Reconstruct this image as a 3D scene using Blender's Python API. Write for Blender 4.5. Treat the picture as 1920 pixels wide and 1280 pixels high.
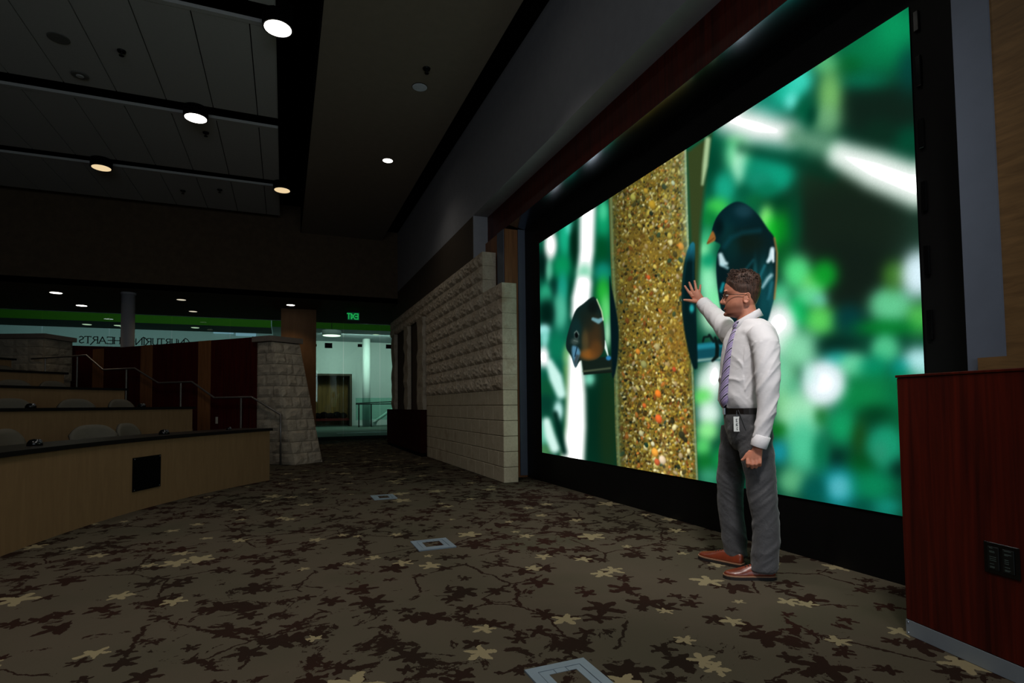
import bpy, bmesh, math, random
import numpy as np
from mathutils import Vector, Matrix, noise
random.seed(7)
S = bpy.context.scene
COL = S.collection
for o in list(bpy.data.objects): bpy.data.objects.remove(o)

# ---------------------------------------------------------------- camera
F, CYP, H = 1047.15, 711.99, 1.05
yaw, pitch, roll = [math.radians(v) for v in (22.223, 2.492, -0.6595)]
_f = Vector((math.sin(yaw), math.cos(yaw), 0)); _r = Vector((math.cos(yaw), -math.sin(yaw), 0)); _u = Vector((0, 0, 1))
_f2 = _f*math.cos(pitch)+_u*math.sin(pitch); _u2 = _u*math.cos(pitch)-_f*math.sin(pitch)
_r3 = _r*math.cos(roll)+_u2*math.sin(roll); _u3 = _u2*math.cos(roll)-_r*math.sin(roll)
CAM = Vector((0, 0, H))
cam = bpy.data.cameras.new('camera'); co = bpy.data.objects.new('camera', cam); COL.objects.link(co)
cam.sensor_width = 36; cam.lens = F/1920*36; cam.shift_y = (CYP-640)/1920; cam.clip_start = .05; cam.clip_end = 200
m3 = Matrix((_r3, _u3, -_f2)).transposed()
co.matrix_world = Matrix.Translation(CAM) @ m3.to_4x4()
S.camera = co
def ray(x, y): return _r3*((x-960)/F) - _u3*((y-CYP)/F) + _f2
def at(x, y, ax, val):                      # photo pixel -> point on the plane axis = val
    d = ray(x, y); return CAM + d*((val-CAM[ax])/d[ax])
def pix(x, y, dep): return CAM + ray(x, y)*dep

# ---------------------------------------------------------------- world, daylight, exposure
w = bpy.data.worlds.new('world'); S.world = w; w.use_nodes = True
w.node_tree.nodes['Background'].inputs[0].default_value = (.30, .36, .45, 1)
w.node_tree.nodes['Background'].inputs[1].default_value = .5
S.view_settings.view_transform = 'Standard'; S.view_settings.look = 'None'
S.view_settings.exposure = 0; S.view_settings.gamma = 1; S.view_settings.use_curve_mapping = False
def area(name, loc, target, sx, sy, power, col):
    l = bpy.data.lights.new(name, 'AREA'); l.shape = 'RECTANGLE'; l.size = sx; l.size_y = sy; l.energy = power; l.color = col
    o = bpy.data.objects.new(name, l); COL.objects.link(o); o.location = loc
    o.rotation_euler = (Vector(target)-Vector(loc)).to_track_quat('-Z', 'Y').to_euler(); return o
# daylight entering by the windows of the rear wall behind the camera, the lobby's ceiling lighting, and an added lamp for the green fascia
area('window_daylight', (-.6, -4.7, 2.5), (.3, 6, 2.4), 5.6, 2.2, 125, (.80, .90, 1.0))
area('lobby_ceiling_light', (3.6, 27.4, 4.38), (3.6, 30.2, 1.4), 4, 1.2, 210, (1, .98, .94))
area('fascia_fill_light', (-2.0, 19.6, 5.2), (-2.0, 26, 4.7), 13, .8, 64, (1, .98, .94))  # fill lamp without a fixture, added to brighten the green fascia
area('lobby_ceiling_light_west', (-6.5, 27.2, 4.2), (-6.5, 30.5, 2), 8, 1.2, 36, (.85, .95, 1))

# ---------------------------------------------------------------- materials
def srgb(c): return tuple((v/255/12.92 if v/255 <= .04045 else ((v/255+.055)/1.055)**2.4) for v in c)
class N:
    def __init__(s, name):
        s.m = bpy.data.materials.new(name); s.m.use_nodes = True; s.t = s.m.node_tree; s.b = s.t.nodes['Principled BSDF']
    def n(s, k, **kw):
        x = s.t.nodes.new(k)
        for a, v in kw.items(): setattr(x, a, v)
        return x
    def l(s, a, b): s.t.links.new(a, b)
    def co(s, scale=(1, 1, 1), rot=(0, 0, 0)):
        g = s.n('ShaderNodeNewGeometry'); mp = s.n('ShaderNodeMapping')
        mp.inputs['Scale'].default_value = scale; mp.inputs['Rotation'].default_value = rot
        s.l(g.outputs['Position'], mp.inputs[0]); return mp.outputs[0]
    def noise(s, vec, scale, detail=4, rough=.55, dist=0):
        x = s.n('ShaderNodeTexNoise'); x.inputs['Scale'].default_value = scale; x.inputs['Detail'].default_value = detail
        x.inputs['Roughness'].default_value = rough; x.inputs['Distortion'].default_value = dist; s.l(vec, x.inputs['Vector']); return x
    def math(s, op, a, b=None, c=None):
        x = s.n('ShaderNodeMath', operation=op)
        for i, v in enumerate((a, b, c)):
            if v is None: continue
            if isinstance(v, (int, float)): x.inputs[i].default_value = v
            else: s.l(v, x.inputs[i])
        return x.outputs[0]
    def ramp(s, fac, stops, interp='LINEAR'):
        x = s.n('ShaderNodeValToRGB'); r = x.color_ramp; r.interpolation = interp
        while len(r.elements) < len(stops): r.elements.new(.5)
        for e, (p, c) in zip(r.elements, stops): e.position = p; e.color = (*c[:3], 1)
        s.l(fac, x.inputs[0]); return x.outputs[0]
    def mix(s, fac, a, b):
        x = s.n('ShaderNodeMix', data_type='RGBA')
        for i, v in ((0, fac), (6, a), (7, b)):
            if isinstance(v, (int, float)): x.inputs[i].default_value = v
            elif isinstance(v, tuple): x.inputs[i].default_value = (*v[:3], 1)
            else: s.l(v, x.inputs[i])
        return x.outputs[2]
    def bump(s, h, strength, dist=.01):
        x = s.n('ShaderNodeBump'); x.inputs['Strength'].default_value = strength; x.inputs['Distance'].default_value = dist
        s.l(h, x.inputs['Height']); s.l(x.outputs[0], s.b.inputs['Normal'])
MATS = {}
def plain(name, col, rough=.6, metal=0, var=.12, nscale=9, spec=None, bump=0):
    k = N(name); c = srgb(col); nz = k.noise(k.co(), nscale)
    lo = tuple(v*(1-var) for v in c); hi = tuple(min(1, v*(1+var)) for v in c)
    k.l(k.ramp(nz.outputs[0], [(.3, lo), (.7, hi)]), k.b.inputs['Base Color'])
    k.b.inputs['Roughness'].default_value = rough; k.b.inputs['Metallic'].default_value = metal
    if spec is not None: k.b.inputs['Specular IOR Level'].default_value = spec
    if bump:
        n2 = k.noise(k.co(), nscale*6, 5); k.bump(n2.outputs[0], bump)
    MATS[name] = k.m; return k.m
def wood(name, dark, light, stretch, rough=.35, spec=.5):
    k = N(name); nz = k.noise(k.co(stretch), 1.0, 6, .6, .6)
    k.l(k.ramp(nz.outputs[0], [(.3, srgb(dark)), (.7, srgb(light))]), k.b.inputs['Base Color'])
    k.b.inputs['Roughness'].default_value = rough; k.b.inputs['Specular IOR Level'].default_value = spec
    MATS[name] = k.m; return k.m
def emis(name, col, strength):
    k = N(name); k.b.inputs['Base Color'].default_value = (.02, .02, .02, 1)
    k.b.inputs['Emission Color'].default_value = (*srgb(col), 1); k.b.inputs['Emission Strength'].default_value = strength
    MATS[name] = k.m; return k.m

plain('black', (9, 9, 10), .5, var=.2, spec=.2)
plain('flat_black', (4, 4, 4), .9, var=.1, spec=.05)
plain('gloss_black', (8, 8, 9), .16, spec=.5)
plain('dark_mirror', (138, 146, 160), .2, 1.0, var=.05)
plain('void', (3, 3, 3), 1, spec=0)
plain('drywall_grey', (146, 146, 150), .9, var=.04, spec=.1)
plain('drywall_brown', (78, 68, 58), .9, var=.05, spec=.1)
plain('soffit', (128, 118, 106), .9, var=.04, spec=.1)
plain('cloud', (172, 172, 170), .95, var=.03, nscale=30, spec=.05)
plain('trim_grey', (92, 100, 114), .42, .15, var=.04)
plain('metal', (150, 155, 165), .3, .9, var=.05)
plain('dull_metal', (140, 150, 160), .42, .25, var=.05)
plain('plate_metal', (118, 133, 146), .45, .1, var=.08)
plain('bulk_brown', (86, 72, 57), .9, spec=.05)
plain('counter', (30, 25, 21), .35, spec=.4)
plain('counter_edge', (6, 6, 7), .4, spec=.3)
plain('column_white', (150, 150, 156), .7, var=.03)
plain('white', (225, 228, 225), .7, var=.03)
plain('lobby_white', (205, 214, 210), .8, var=.03)
plain('lobby_green', (88, 165, 30), .8, var=.05)
plain('lobby_grey', (150, 160, 165), .8, var=.04)
plain('lobby_floor', (70, 90, 78), .8, var=.1)
plain('lobby_dark', (22, 40, 34), .8)
plain('chair', (88, 82, 70), .75, var=.06, nscale=40)
plain('cap_stone', (122, 110, 98), .9, var=.1, bump=.2)
plain('letter', (28, 48, 46), .6)
wood('red_wood', (50, 11, 6), (90, 25, 12), (30, 30, 1.2), .42, .25)
wood('red_dark', (50, 11, 9), (78, 18, 14), (30, 30, 1.2), .6, .12)
plain('wainscot', (44, 14, 12), .9, spec=.03)
wood('brown_wood', (112, 72, 42), (146, 96, 58), (24, 24, 1.5), .45, .3)
wood('tan_wood', (84, 62, 36), (112, 85, 52), (5, 5, 40), .5, .3)
wood('column_tan', (112, 84, 60), (124, 94, 68), (9, 9, 2), .7, .1)
wood('desk_tan', (122, 96, 66), (132, 105, 73), (20, 20, 2.5), .6, .2)
plain('box_dark', (44, 36, 20), .8)
wood('box_wood', (66, 46, 16), (112, 82, 36), (14, 14, 1.2), .6, .2)
emis('can_glow', (255, 250, 240), 6.0); emis('can_warm', (255, 225, 175), .85)
emis('can_dim', (235, 225, 200), .8); emis('pend_glow', (255, 250, 225), 2.2)
emis('exit_green', (40, 235, 110), .42); emis('blue_window', (175, 195, 225), .55)

def stone_mat(name, a, b, c, bump=.6):
    k = N(name); v = k.co(); n1 = k.noise(v, 3.2, 4); n2 = k.noise(v, 38, 6, .65)
    base = k.ramp(n1.outputs[0], [(.3, srgb(a)), (.55, srgb(b)), (.75, srgb(c))])
    k.l(k.mix(k.math('MULTIPLY', n2.outputs[0], .45), base, srgb((88, 78, 66))), k.b.inputs['Base Color'])
    k.b.inputs['Roughness'].default_value = .95; k.b.inputs['Specular IOR Level'].default_value = .1
    k.bump(n2.outputs[0], bump, .012); MATS[name] = k.m
stone_mat('stone_rough', (186, 168, 144), (205, 190, 168), (176, 156, 132), .8)
stone_mat('stone_smooth', (192, 178, 152), (204, 190, 164), (180, 162, 136), .25)
stone_mat('stone_pier', (170, 158, 140), (196, 182, 160), (150, 136, 118), .8)

def carpet():
    k = N('carpet'); v = k.co()
    wn = k.noise(v, 9, 4, .7); sub = k.n('ShaderNodeVectorMath', operation='SUBTRACT'); k.l(wn.outputs[1], sub.inputs[0]); sub.inputs[1].default_value = (.5, .5, .5)
    sc = k.n('ShaderNodeVectorMath', operation='SCALE'); k.l(sub.outputs[0], sc.inputs[0]); sc.inputs['Scale'].default_value = .085
    ad = k.n('ShaderNodeVectorMath', operation='ADD'); k.l(v, ad.inputs[0]); k.l(sc.outputs[0], ad.inputs[1]); vw = ad.outputs[0]
    pile = k.noise(v, 420, 2); tone = k.noise(v, .8, 3)
    base = k.ramp(tone.outputs[0], [(.3, srgb((76, 72, 59))), (.55, srgb((84, 76, 64))), (.75, srgb((72, 70, 55)))])
    # dark blossom clusters: coarse density field + lobed detail
    den = k.noise(v, .55, 2, .5); lob = k.noise(v, 5.6, 7, .68, .5)
    thr = k.math('SUBTRACT', .845, k.math('MULTIPLY', den.outputs[0], .52))
    dark = k.math('GREATER_THAN', lob.outputs[0], thr)
    # twigs: warped cell edges, only in places
    vo = k.n('ShaderNodeTexVoronoi', feature='DISTANCE_TO_EDGE'); vo.inputs['Scale'].default_value = 1.7
    k.l(vw, vo.inputs['Vector']); tw = k.noise(v, 1.3, 2)
    twig = k.math('MULTIPLY', k.math('LESS_THAN', vo.outputs['Distance'], .011), k.math('GREATER_THAN', tw.outputs[0], .5))
    def blossoms(scale, R, keep, petals, off):
        mp = k.n('ShaderNodeVectorMath', operation='ADD'); k.l(vw, mp.inputs[0]); mp.inputs[1].default_value = (off, off*.7, 0)
        vv = k.n('ShaderNodeTexVoronoi', feature='F1', voronoi_dimensions='2D'); vv.inputs['Scale'].default_value = scale; k.l(mp.outputs[0], vv.inputs['Vector'])
        dl = k.n('ShaderNodeVectorMath', operation='SUBTRACT'); k.l(mp.outputs[0], dl.inputs[0]); k.l(vv.outputs['Position'], dl.inputs[1])
        sp = k.n('ShaderNodeSeparateXYZ'); k.l(dl.outputs[0], sp.inputs[0])
        r = k.math('SQRT', k.math('ADD', k.math('POWER', sp.outputs[0], 2), k.math('POWER', sp.outputs[1], 2)))
        sc_ = k.n('ShaderNodeSeparateColor'); k.l(vv.outputs['Color'], sc_.inputs[0])
        th = k.math('ADD', k.math('ARCTAN2', sp.outputs[1], sp.outputs[0]), k.math('MULTIPLY', sc_.outputs[0], 6.28))
        lim = k.math('MULTIPLY', k.math('ADD', .70, k.math('MULTIPLY', k.math('COSINE', k.math('MULTIPLY', th, petals)), .30)),
                     k.math('MULTIPLY', R, k.math('ADD', .55, k.math('MULTIPLY', sc_.outputs[1], .75))))
        return k.math('MULTIPLY', k.math('LESS_THAN', r, lim), k.math('GREATER_THAN', sc_.outputs[2], 1-keep))
    pale = k.math('MAXIMUM', blossoms(1.75, .10, .42, 5, 0), blossoms(2.6, .062, .30, 5, 3.3))
    dk = k.math('MAXIMUM', blossoms(3.4, .095, .6, 5, 7.7), blossoms(5.1, .06, .6, 5, 11.1))
    dk = k.math('MAXIMUM', k.math('MAXIMUM', dk, dark), twig)
    dcol = k.ramp(tone.outputs[0], [(.35, srgb((38, 30, 24))), (.65, srgb((48, 29, 24)))])
    col = k.mix(dk, base, dcol); col = k.mix(pale, col, srgb((140, 129, 100)))
    col = k.mix(k.math('MULTIPLY', pile.outputs[0], .25), col, (.01, .01, .01))
    k.l(col, k.b.inputs['Base Color']); k.b.inputs['Roughness'].default_value = 1; k.b.inputs['Specular IOR Level'].default_value = .02
    k.bump(pile.outputs[0], .25, .004); MATS['carpet'] = k.m
carpet()
def glass_mat():
    k = N('glass'); t = k.t; t.nodes.remove(k.b); out = [n for n in t.nodes if n.type == 'OUTPUT_MATERIAL'][0]
    tr = k.n('ShaderNodeBsdfTransparent'); tr.inputs[0].default_value = (.70, .90, .83, 1)
    gl = k.n('ShaderNodeBsdfGlossy'); gl.inputs['Roughness'].default_value = .02; gl.inputs[0].default_value = (.9, 1, .95, 1)
    fr = k.n('ShaderNodeFresnel'); fr.inputs[0].default_value = 1.45
    mx = k.n('ShaderNodeMixShader'); k.l(fr.outputs[0], mx.inputs[0]); k.l(tr.outputs[0], mx.inputs[1]); k.l(gl.outputs[0], mx.inputs[2])
    k.l(mx.outputs[0], out.inputs[0]); MATS['glass'] = k.m
glass_mat()

# ---------------------------------------------------------------- mesh helpers
def link(name, bm_or_me, mat=None, parent=None, smooth=False):
    if isinstance(bm_or_me, bmesh.types.BMesh):
        bmesh.ops.recalc_face_normals(bm_or_me, faces=bm_or_me.faces)
        me = bpy.data.meshes.new(name); bm_or_me.to_mesh(me); bm_or_me.free()
    else: me = bm_or_me
    if mat and not me.materials: me.materials.append(MATS[mat])
    if smooth: me.polygons.foreach_set('use_smooth', [True]*len(me.polygons))
    o = bpy.data.objects.new(name, me); COL.objects.link(o)
    if parent: o.parent = parent
    return o
def tag(o, label, cat=None, group=None, kind=None):
    o['label'] = label
    if cat: o['category'] = cat
    if group: o['group'] = group
    if kind: o['kind'] = kind
    return o
def empty(name, loc=(0, 0, 0), rz=0):
    o = bpy.data.objects.new(name, None); COL.objects.link(o); o.location = loc; o.rotation_euler = (0, 0, rz); o.empty_display_size = .1; return o
def box(bm, a, b, bevel=0):
    x0, y0, z0 = a; x1, y1, z1 = b
    v = [bm.verts.new(p) for p in ((x0,y0,z0),(x1,y0,z0),(x1,y1,z0),(x0,y1,z0),(x0,y0,z1),(x1,y0,z1),(x1,y1,z1),(x0,y1,z1))]
    fs = [bm.faces.new([v[i] for i in q]) for q in ((0,3,2,1),(4,5,6,7),(0,1,5,4),(1,2,6,5),(2,3,7,6),(3,0,4,7))]
    if bevel:
        es = set(e for f in fs for e in f.edges); bmesh.ops.bevel(bm, geom=list(es), offset=bevel, segments=1, affect='EDGES')
    return v
def B(a, b, bevel=0):
    bm = bmesh.new(); box(bm, a, b, bevel); return bm
def frame_for(d):
    d = Vector(d).normalized(); h = Vector((0, 0, 1)) if abs(d.z) < .9 else Vector((1, 0, 0))
    u = d.cross(h).normalized(); return u, d.cross(u).normalized()
def loft(bm, rings, cap=True):
    vs = [[bm.verts.new(p) for p in r] for r in rings]
    for a, b in zip(vs, vs[1:]):
        n = len(a)
        for i in range(n): bm.faces.new((a[i], a[(i+1) % n], b[(i+1) % n], b[i]))
    if cap: bm.faces.new(vs[0][::-1]); bm.faces.new(vs[-1])
    return vs
def circ(c, u, v, r, n, r2=None):
    r2 = r if r2 is None else r2; c = Vector(c)
    return [c+u*(r*math.cos(2*math.pi*i/n))+v*(r2*math.sin(2*math.pi*i/n)) for i in range(n)]
def tube(bm, pts, rad, n=10):
    pts = [Vector(p) for p in pts]; rad = rad if isinstance(rad, (list, tuple)) else [rad]*len(pts)
    rings = []; u = None
    for i, p in enumerate(pts):
        d = (pts[min(i+1, len(pts)-1)]-pts[max(i-1, 0)]).normalized()
        if u is None: u, v = frame_for(d)
        else:
            u = (u-d*u.dot(d)).normalized(); v = d.cross(u).normalized()
        rings.append(circ(p, u, v, rad[i], n))
    loft(bm, rings)
def lathe(bm, c, prof, n=20, axis=(0, 0, 1)):
    u, v = frame_for(axis); ax = Vector(axis).normalized(); c = Vector(c)
    loft(bm, [circ(c+ax*z, u, v, max(r, 1e-4), n) for r, z in prof])
def ellip(bm, c, rx, ry, rz, n=12, m=8, M=None):
    rings = []
    for j in range(m+1):
        t = math.pi*j/m; rr = max(math.sin(t), .02)
        ring = []
        for i in range(n):
            p = Vector((rx*rr*math.cos(2*math.pi*i/n), ry*rr*math.sin(2*math.pi*i/n), rz*math.cos(t)))
            if M: p = M @ p
            ring.append(Vector(c)+p)
        rings.append(ring)
    loft(bm, rings)
def arc_strip(bm, cx, cy, r0, r1, z0, z1, a0, a1, n):
    rings = []
    for i in range(n+1):
        a = math.radians(a0+(a1-a0)*i/n); c, s = math.cos(a), math.sin(a)
        rings.append([Vector((cx+r*c, cy+r*s, z)) for r, z in ((r0, z0), (r1, z0), (r1, z1), (r0, z1))])
    loft(bm, rings)
def struct(name, bm, mat, label, parent=None):
    o = link(name, bm, mat, parent)
    if not parent: tag(o, label, kind='structure')
    return o

# ================================================================ the room
struct('floor', B((-14, -5, -.1), (4, 18.5, 0)), 'carpet', 'dark patterned carpet with pale blossoms')
struct('floor_lobby', B((-14, 18.5, -.1), (9, 31, 0)), 'lobby_floor', 'grey green lobby floor behind the glass')
struct('ceiling', B((-14, -5, 6.0), (3.6, 14.6, 6.1)), 'void', 'black open ceiling deck above the panels')
struct('ceiling_soffit', B((.37, -5, 5.35), (2.34, 14.6, 6.0)), 'soffit', 'dropped taupe plaster soffit along the screen wall')
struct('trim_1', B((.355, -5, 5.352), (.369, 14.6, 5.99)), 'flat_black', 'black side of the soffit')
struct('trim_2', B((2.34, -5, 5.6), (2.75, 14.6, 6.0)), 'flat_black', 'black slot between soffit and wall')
struct('wall_right', B((2.75, -5, 4.03), (3.6, 15.4, 6.0)), 'drywall_grey', 'grey plaster wall above the screen')
struct('wall_right_strip', B((2.75, 8.29, 0), (3.6, 15.4, 4.03)), 'drywall_brown', 'dark brown wall above the stone blocks')
struct('trim_3', B((2.752, 8.27, 3.25), (2.99, 8.289, 4.03)), 'drywall_grey', 'grey return at the end of the red wood header')
struct('trim_4', B((2.992, -5, 3.636), (3.06, 8.27, 4.03)), 'red_wood', 'red wood header over the video wall')
bm = bmesh.new(); loft(bm, [[Vector((2.993, y, 3.632)), Vector((3.257, y, 3.60)), Vector((3.257, y, 3.66)), Vector((3.061, y, 3.66)), Vector((3.061, y, 3.6355)), Vector((2.993, y, 3.6355))] for y in (-5, 8.27)])
struct('trim_5', bm, 'dark_mirror', 'polished dark metal underside of the header')
struct('wall_jamb', B((2.95, 7.44, 0), (3.6, 8.27, 3.598)), 'brown_wood', 'brown wood jamb beside the screen')
struct('trim_6', B((3.15, 7.415, .03), (3.3, 7.44, 3.598)), 'trim_grey', 'grey metal jamb strip at the far end of the screen')
struct('trim_7', B((2.94, 7.47, 0), (2.95, 7.73, 3.598)), 'trim_grey', 'thin grey strip between stone and wood jamb')
struct('trim_8', B((2.95, 1.455, 0), (3.6, 1.602, 3.598)), 'trim_grey', 'tall grey metal jamb at the near end of the screen')
struct('wall_right_near', B((2.962, -5, 0), (3.6, 1.455, 3.598)), 'tan_wood', 'tan wood panel wall beside the grey jamb')
struct('trim_9', B((2.925, -1.5, .9), (2.961, 1.548, 1.236)), 'tan_wood', 'tan wood ledge behind the red cabinet')
struct('wall_back', B((-14, 14.6, 3.71), (2.75, 14.8, 6.0)), 'bulk_brown', 'dark brown bulkhead across the back of the hall')
struct('ceiling_back', B((-14, 14.6, 3.711), (4, 18.5, 3.85)), 'bulk_brown', 'low dark ceiling at the back of the hall')
struct('wall_left', B((-14.2, -5, 0), (-14, 31, 6.1)), 'bulk_brown', 'dark side wall')
struct('wall_corridor', B((3.6, 15.4, 0), (4, 18.5, 3.711)), 'bulk_brown', 'dark corridor wall')
bm = bmesh.new()
for a, b in (((-14, -5.2, 0), (3.6, -5, 1.4)), ((-14, -5.2, 3.6), (3.6, -5, 6.1)), ((-14, -5.2, 1.4), (-3.4, -5, 3.6)), ((2.2, -5.2, 1.4), (3.6, -5, 3.6))): box(bm, a, b)
struct('wall_rear', bm, 'drywall_brown', 'rear wall with a window opening')
w1 = struct('window_1', B((-3.4, -5.12, 1.4), (2.2, -5.1, 3.6)), 'glass', 'rear window pane')
for i in range(5):
    x = -3.4+5.6*i/4; link('mullion', B((x-.03, -5.14, 1.4), (x+.03, -5.06, 3.6)), 'trim_grey', w1)

# ceiling clouds
CZ = 5.6
spans = [(1.4, 4.06), (4.40, 6.71), (7.05, 9.37), (9.71, 12.01), (12.33, 14.22)]
names = ['overhead, behind the camera end', 'nearest in view, cut by the top edge of the picture', 'with two round plates, second strip from the top', 'third strip from the top, narrower looking', 'farthest, against the back bulkhead']
pm = {}
for (y0, y1), nm in zip(spans, names):
    e = empty('ceiling_cloud', (-4.5, (y0+y1)/2, CZ)); tag(e, 'strip of white ceiling panels, '+nm, 'ceiling panel', 'ceiling panel strips')
    ln = y1-y0-.075
    xs = [-.12, -.405]+[-.405-.615*k for k in range(1, 15)]
    for k, (xa, xb) in enumerate(zip(xs, xs[1:])):
        wd = xa-xb-.014; key = (round(wd, 3), round(ln, 3))
        if key not in pm:
            b_ = B((-wd/2, -ln/2, 0), (wd/2, ln/2, .03)); me = bpy.data.meshes.new('panel'); bmesh.ops.recalc_face_normals(b_, faces=b_.faces); b_.to_mesh(me); b_.free(); me.materials.append(MATS['cloud']); pm[key] = me
        o = link('panel', pm[key], None, e); o.location = ((xa+xb)/2+4.5, .0375, 0)
    link('edge_trim', B((-.12+4.5-9, -(y1-y0)/2, -.004), (-.12+4.5, -(y1-y0)/2+.068, .04)), 'cloud', e)
    link('side_trim', B((4.375, -(y1-y0)/2, -.004), (4.385, (y1-y0)/2, .04)), 'cloud', e)

# can lights hanging in the gaps
def can(x, y, z, r, glow, label):
    e = empty('can_light', (x, y, z)); tag(e, label, 'ceiling light', 'hanging can lights')
    bm = bmesh.new(); lathe(bm, (0, 0, 0), [(r+.012, .004), (r+.02, 0), (r+.022, .02), (r+.022, .28), (.04, .30), (.03, .56)], 24); link('housing', bm, 'flat_black', e, False)
    bm = bmesh.new(); lathe(bm, (0, 0, -.004), [(r*.96, 0), (r, .003), (r, .012)], 28); link('lens', bm, glow, e)
for (px, py), g, lb in (((521, 54), 'can_glow', 'large bright round can light at the corner of the nearest panel gap'), ((367, 222), 'can_glow', 'bright round can light under the second panel gap'),
                        ((190, 315), 'can_warm', 'warm round can light left of the farther panel gap'), ((529, 357), 'can_warm', 'warm round can light by the soffit at the far panel gap')):
    p = at(px, py, 2, 5.44); can(p.x, p.y, 5.44, .148, g, lb)
def downlight(px, py, z, r, glow, label, ring='flat_black'):
    p = at(px, py, 2, z); e = empty('recessed_downlight', p); tag(e, label, 'ceiling light', 'recessed downlights')
    bm = bmesh.new(); lathe(bm, (0, 0, -.012), [(r*.98, 0), (r*1.12, 0), (r*1.15, .011)], 20); link('trim_ring', bm, ring, e)
    bm = bmesh.new(); lathe(bm, (0, 0, -.014), [(r*.94, 0), (r, .001), (r, .01)], 20); link('lens', bm, glow, e); return p
downlight(727, 300, 5.35, .085, 'can_glow', 'small bright downlight in the taupe soffit', 'soffit')
warm = downlight(545, 571, 3.711, .10, 'can_glow', 'downlight in the low back ceiling above the brown column')
for px, py, lb in ((105, 548, 'leftmost and brightest downlight in the low back ceiling'), (153, 572, 'downlight right of the brightest one in the low back ceiling'), (340, 561, 'downlight right of the white column, upper of two'), (362, 583, 'downlight right of the white column, lower of two')):
    downlight(px, py, 3.711, .115 if px < 200 else .10, 'can_glow' if px < 200 else 'can_dim', lb)
def beam(loc, power, col, size=2.3, blend=.9, soft=.1):
    l = bpy.data.lights.new('downlight_beam', 'SPOT'); l.energy = power; l.color = col; l.spot_size = size; l.spot_blend = blend; l.shadow_soft_size = soft
    o = bpy.data.objects.new('downlight_beam', l); COL.objects.link(o); o.location = loc
beam((warm.x, warm.y, 3.66), 17, (1, .72, .38), 1.8, .6)
for px, py, z, pw, cl in ((521, 54, 5.4, 40, (1, .95, .86)), (367, 222, 5.4, 34, (1, .95, .86)), (190, 315, 5.4, 14, (1, .84, .62)), (529, 357, 5.4, 26, (1, .80, .58)), (727, 300, 5.3, 16, (1, .92, .80)), (105, 548, 3.66, 12, (1, .8, .5)), (340, 561, 3.66, 8, (1, .8, .5))):
    p = at(px, py, 2, z); beam((p.x, p.y, z), pw, cl)
# the same fixtures go on towards and past the camera, outside the picture
for x, y, pw, lb in ((-.06, 4.23, 150, 'open floor before the front desk'), (-.06, 1.57, 150, 'floor just before the camera'), (-.06, -1.1, 120, 'floor behind the camera'), (-1.9, 1.57, 90, 'floor left of the camera'), (-3.1, 4.23, 60, 'left end of the front desk')):
    can(x, y, 5.44, .148, 'can_glow', 'can light over the '+lb+', outside the picture'); beam((x, y, 5.40), pw, (1, .93, .84), 1.9, 1, .15)
for y in (4.9, 2.3, -.3):
    e = empty('recessed_downlight', (1.70, y, 5.35)); tag(e, 'downlight in the taupe soffit '+{4.9: 'over the middle floor box', 2.3: 'over the presenter', -.3: 'beside the camera'}[y]+', outside the picture', 'ceiling light', 'recessed downlights')
    bm = bmesh.new(); lathe(bm, (0, 0, -.012), [(.083, 0), (.095, 0), (.098, .011)], 20); link('trim_ring', bm, 'soffit', e)
    bm = bmesh.new(); lathe(bm, (0, 0, -.014), [(.08, 0), (.085, .001), (.085, .01)], 20); link('lens', bm, 'can_glow', e)
    beam((1.70, y, 5.31), 75, (1, .94, .86), 1.6, 1, .12)
# flush devices
def disc(px, py, z, r, h, mat, name, label, cat, inner=None, ring=None):
    p = at(px, py, 2, z); e = empty(name, p); tag(e, label, cat)
    bm = bmesh.new(); lathe(bm, (0, 0, -h), [(r*.9, 0), (r, h*.3), (r, h-.001)], 24); link('cover', bm, mat, e)
    if inner: bm = bmesh.new(); lathe(bm, (0, 0, -h-.012), [(r*.35, 0), (r*.45, .004), (r*.45, .014)], 14); link('centre', bm, inner, e)
    if ring: bm = bmesh.new(); lathe(bm, (0, 0, -h+.003), [(r*1.02, 0), (r*1.05, .002), (r*1.05, h-.004)], 24); link('rim', bm, ring, e)
plain('speaker_grey', (92, 92, 88), .9); plain('blue_grey', (206, 214, 228), .6)
disc(110, 71, CZ, .115, .012, 'speaker_grey', 'ceiling_speaker', 'round grey ceiling speaker in the white panels', 'speaker')
disc(150, 140, CZ, .10, .02, 'speaker_grey', 'smoke_detector', 'round detector with pale centre in the white panels', 'detector', 'cloud')
disc(787, 163, 5.35, .10, .01, 'blue_grey', 'soffit_speaker', 'round blue grey speaker in the taupe soffit', 'speaker', None, 'black')
def sprinkler(px, py, z, label):
    p = at(px, py, 2, z); e = empty('sprinkler', p); tag(e, label, 'sprinkler', 'ceiling sprinklers')
    bm = bmesh.new(); lathe(bm, (0, 0, -.02), [(.045, 0), (.05, .019)], 14); link('escutcheon', bm, 'black', e)
    bm = bmesh.new(); lathe(bm, (0, 0, -.07), [(.028, 0), (.03, .006), (.008, .01), (.012, .05)], 12); link('head', bm, 'black', e)
for px, py, z, lb in ((228, 95, CZ, 'black sprinkler right of the grey ceiling speaker'), (386, 248, CZ, 'black sprinkler just below the second can light'), (412, 355, CZ, 'black sprinkler in the farthest panel strip, right one'), (343, 357, CZ, 'tiny sprinkler in the farthest panel strip, left one'), (800, 128, 5.35, 'black sprinkler in the taupe soffit')):
    sprinkler(px, py, z, lb)

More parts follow.
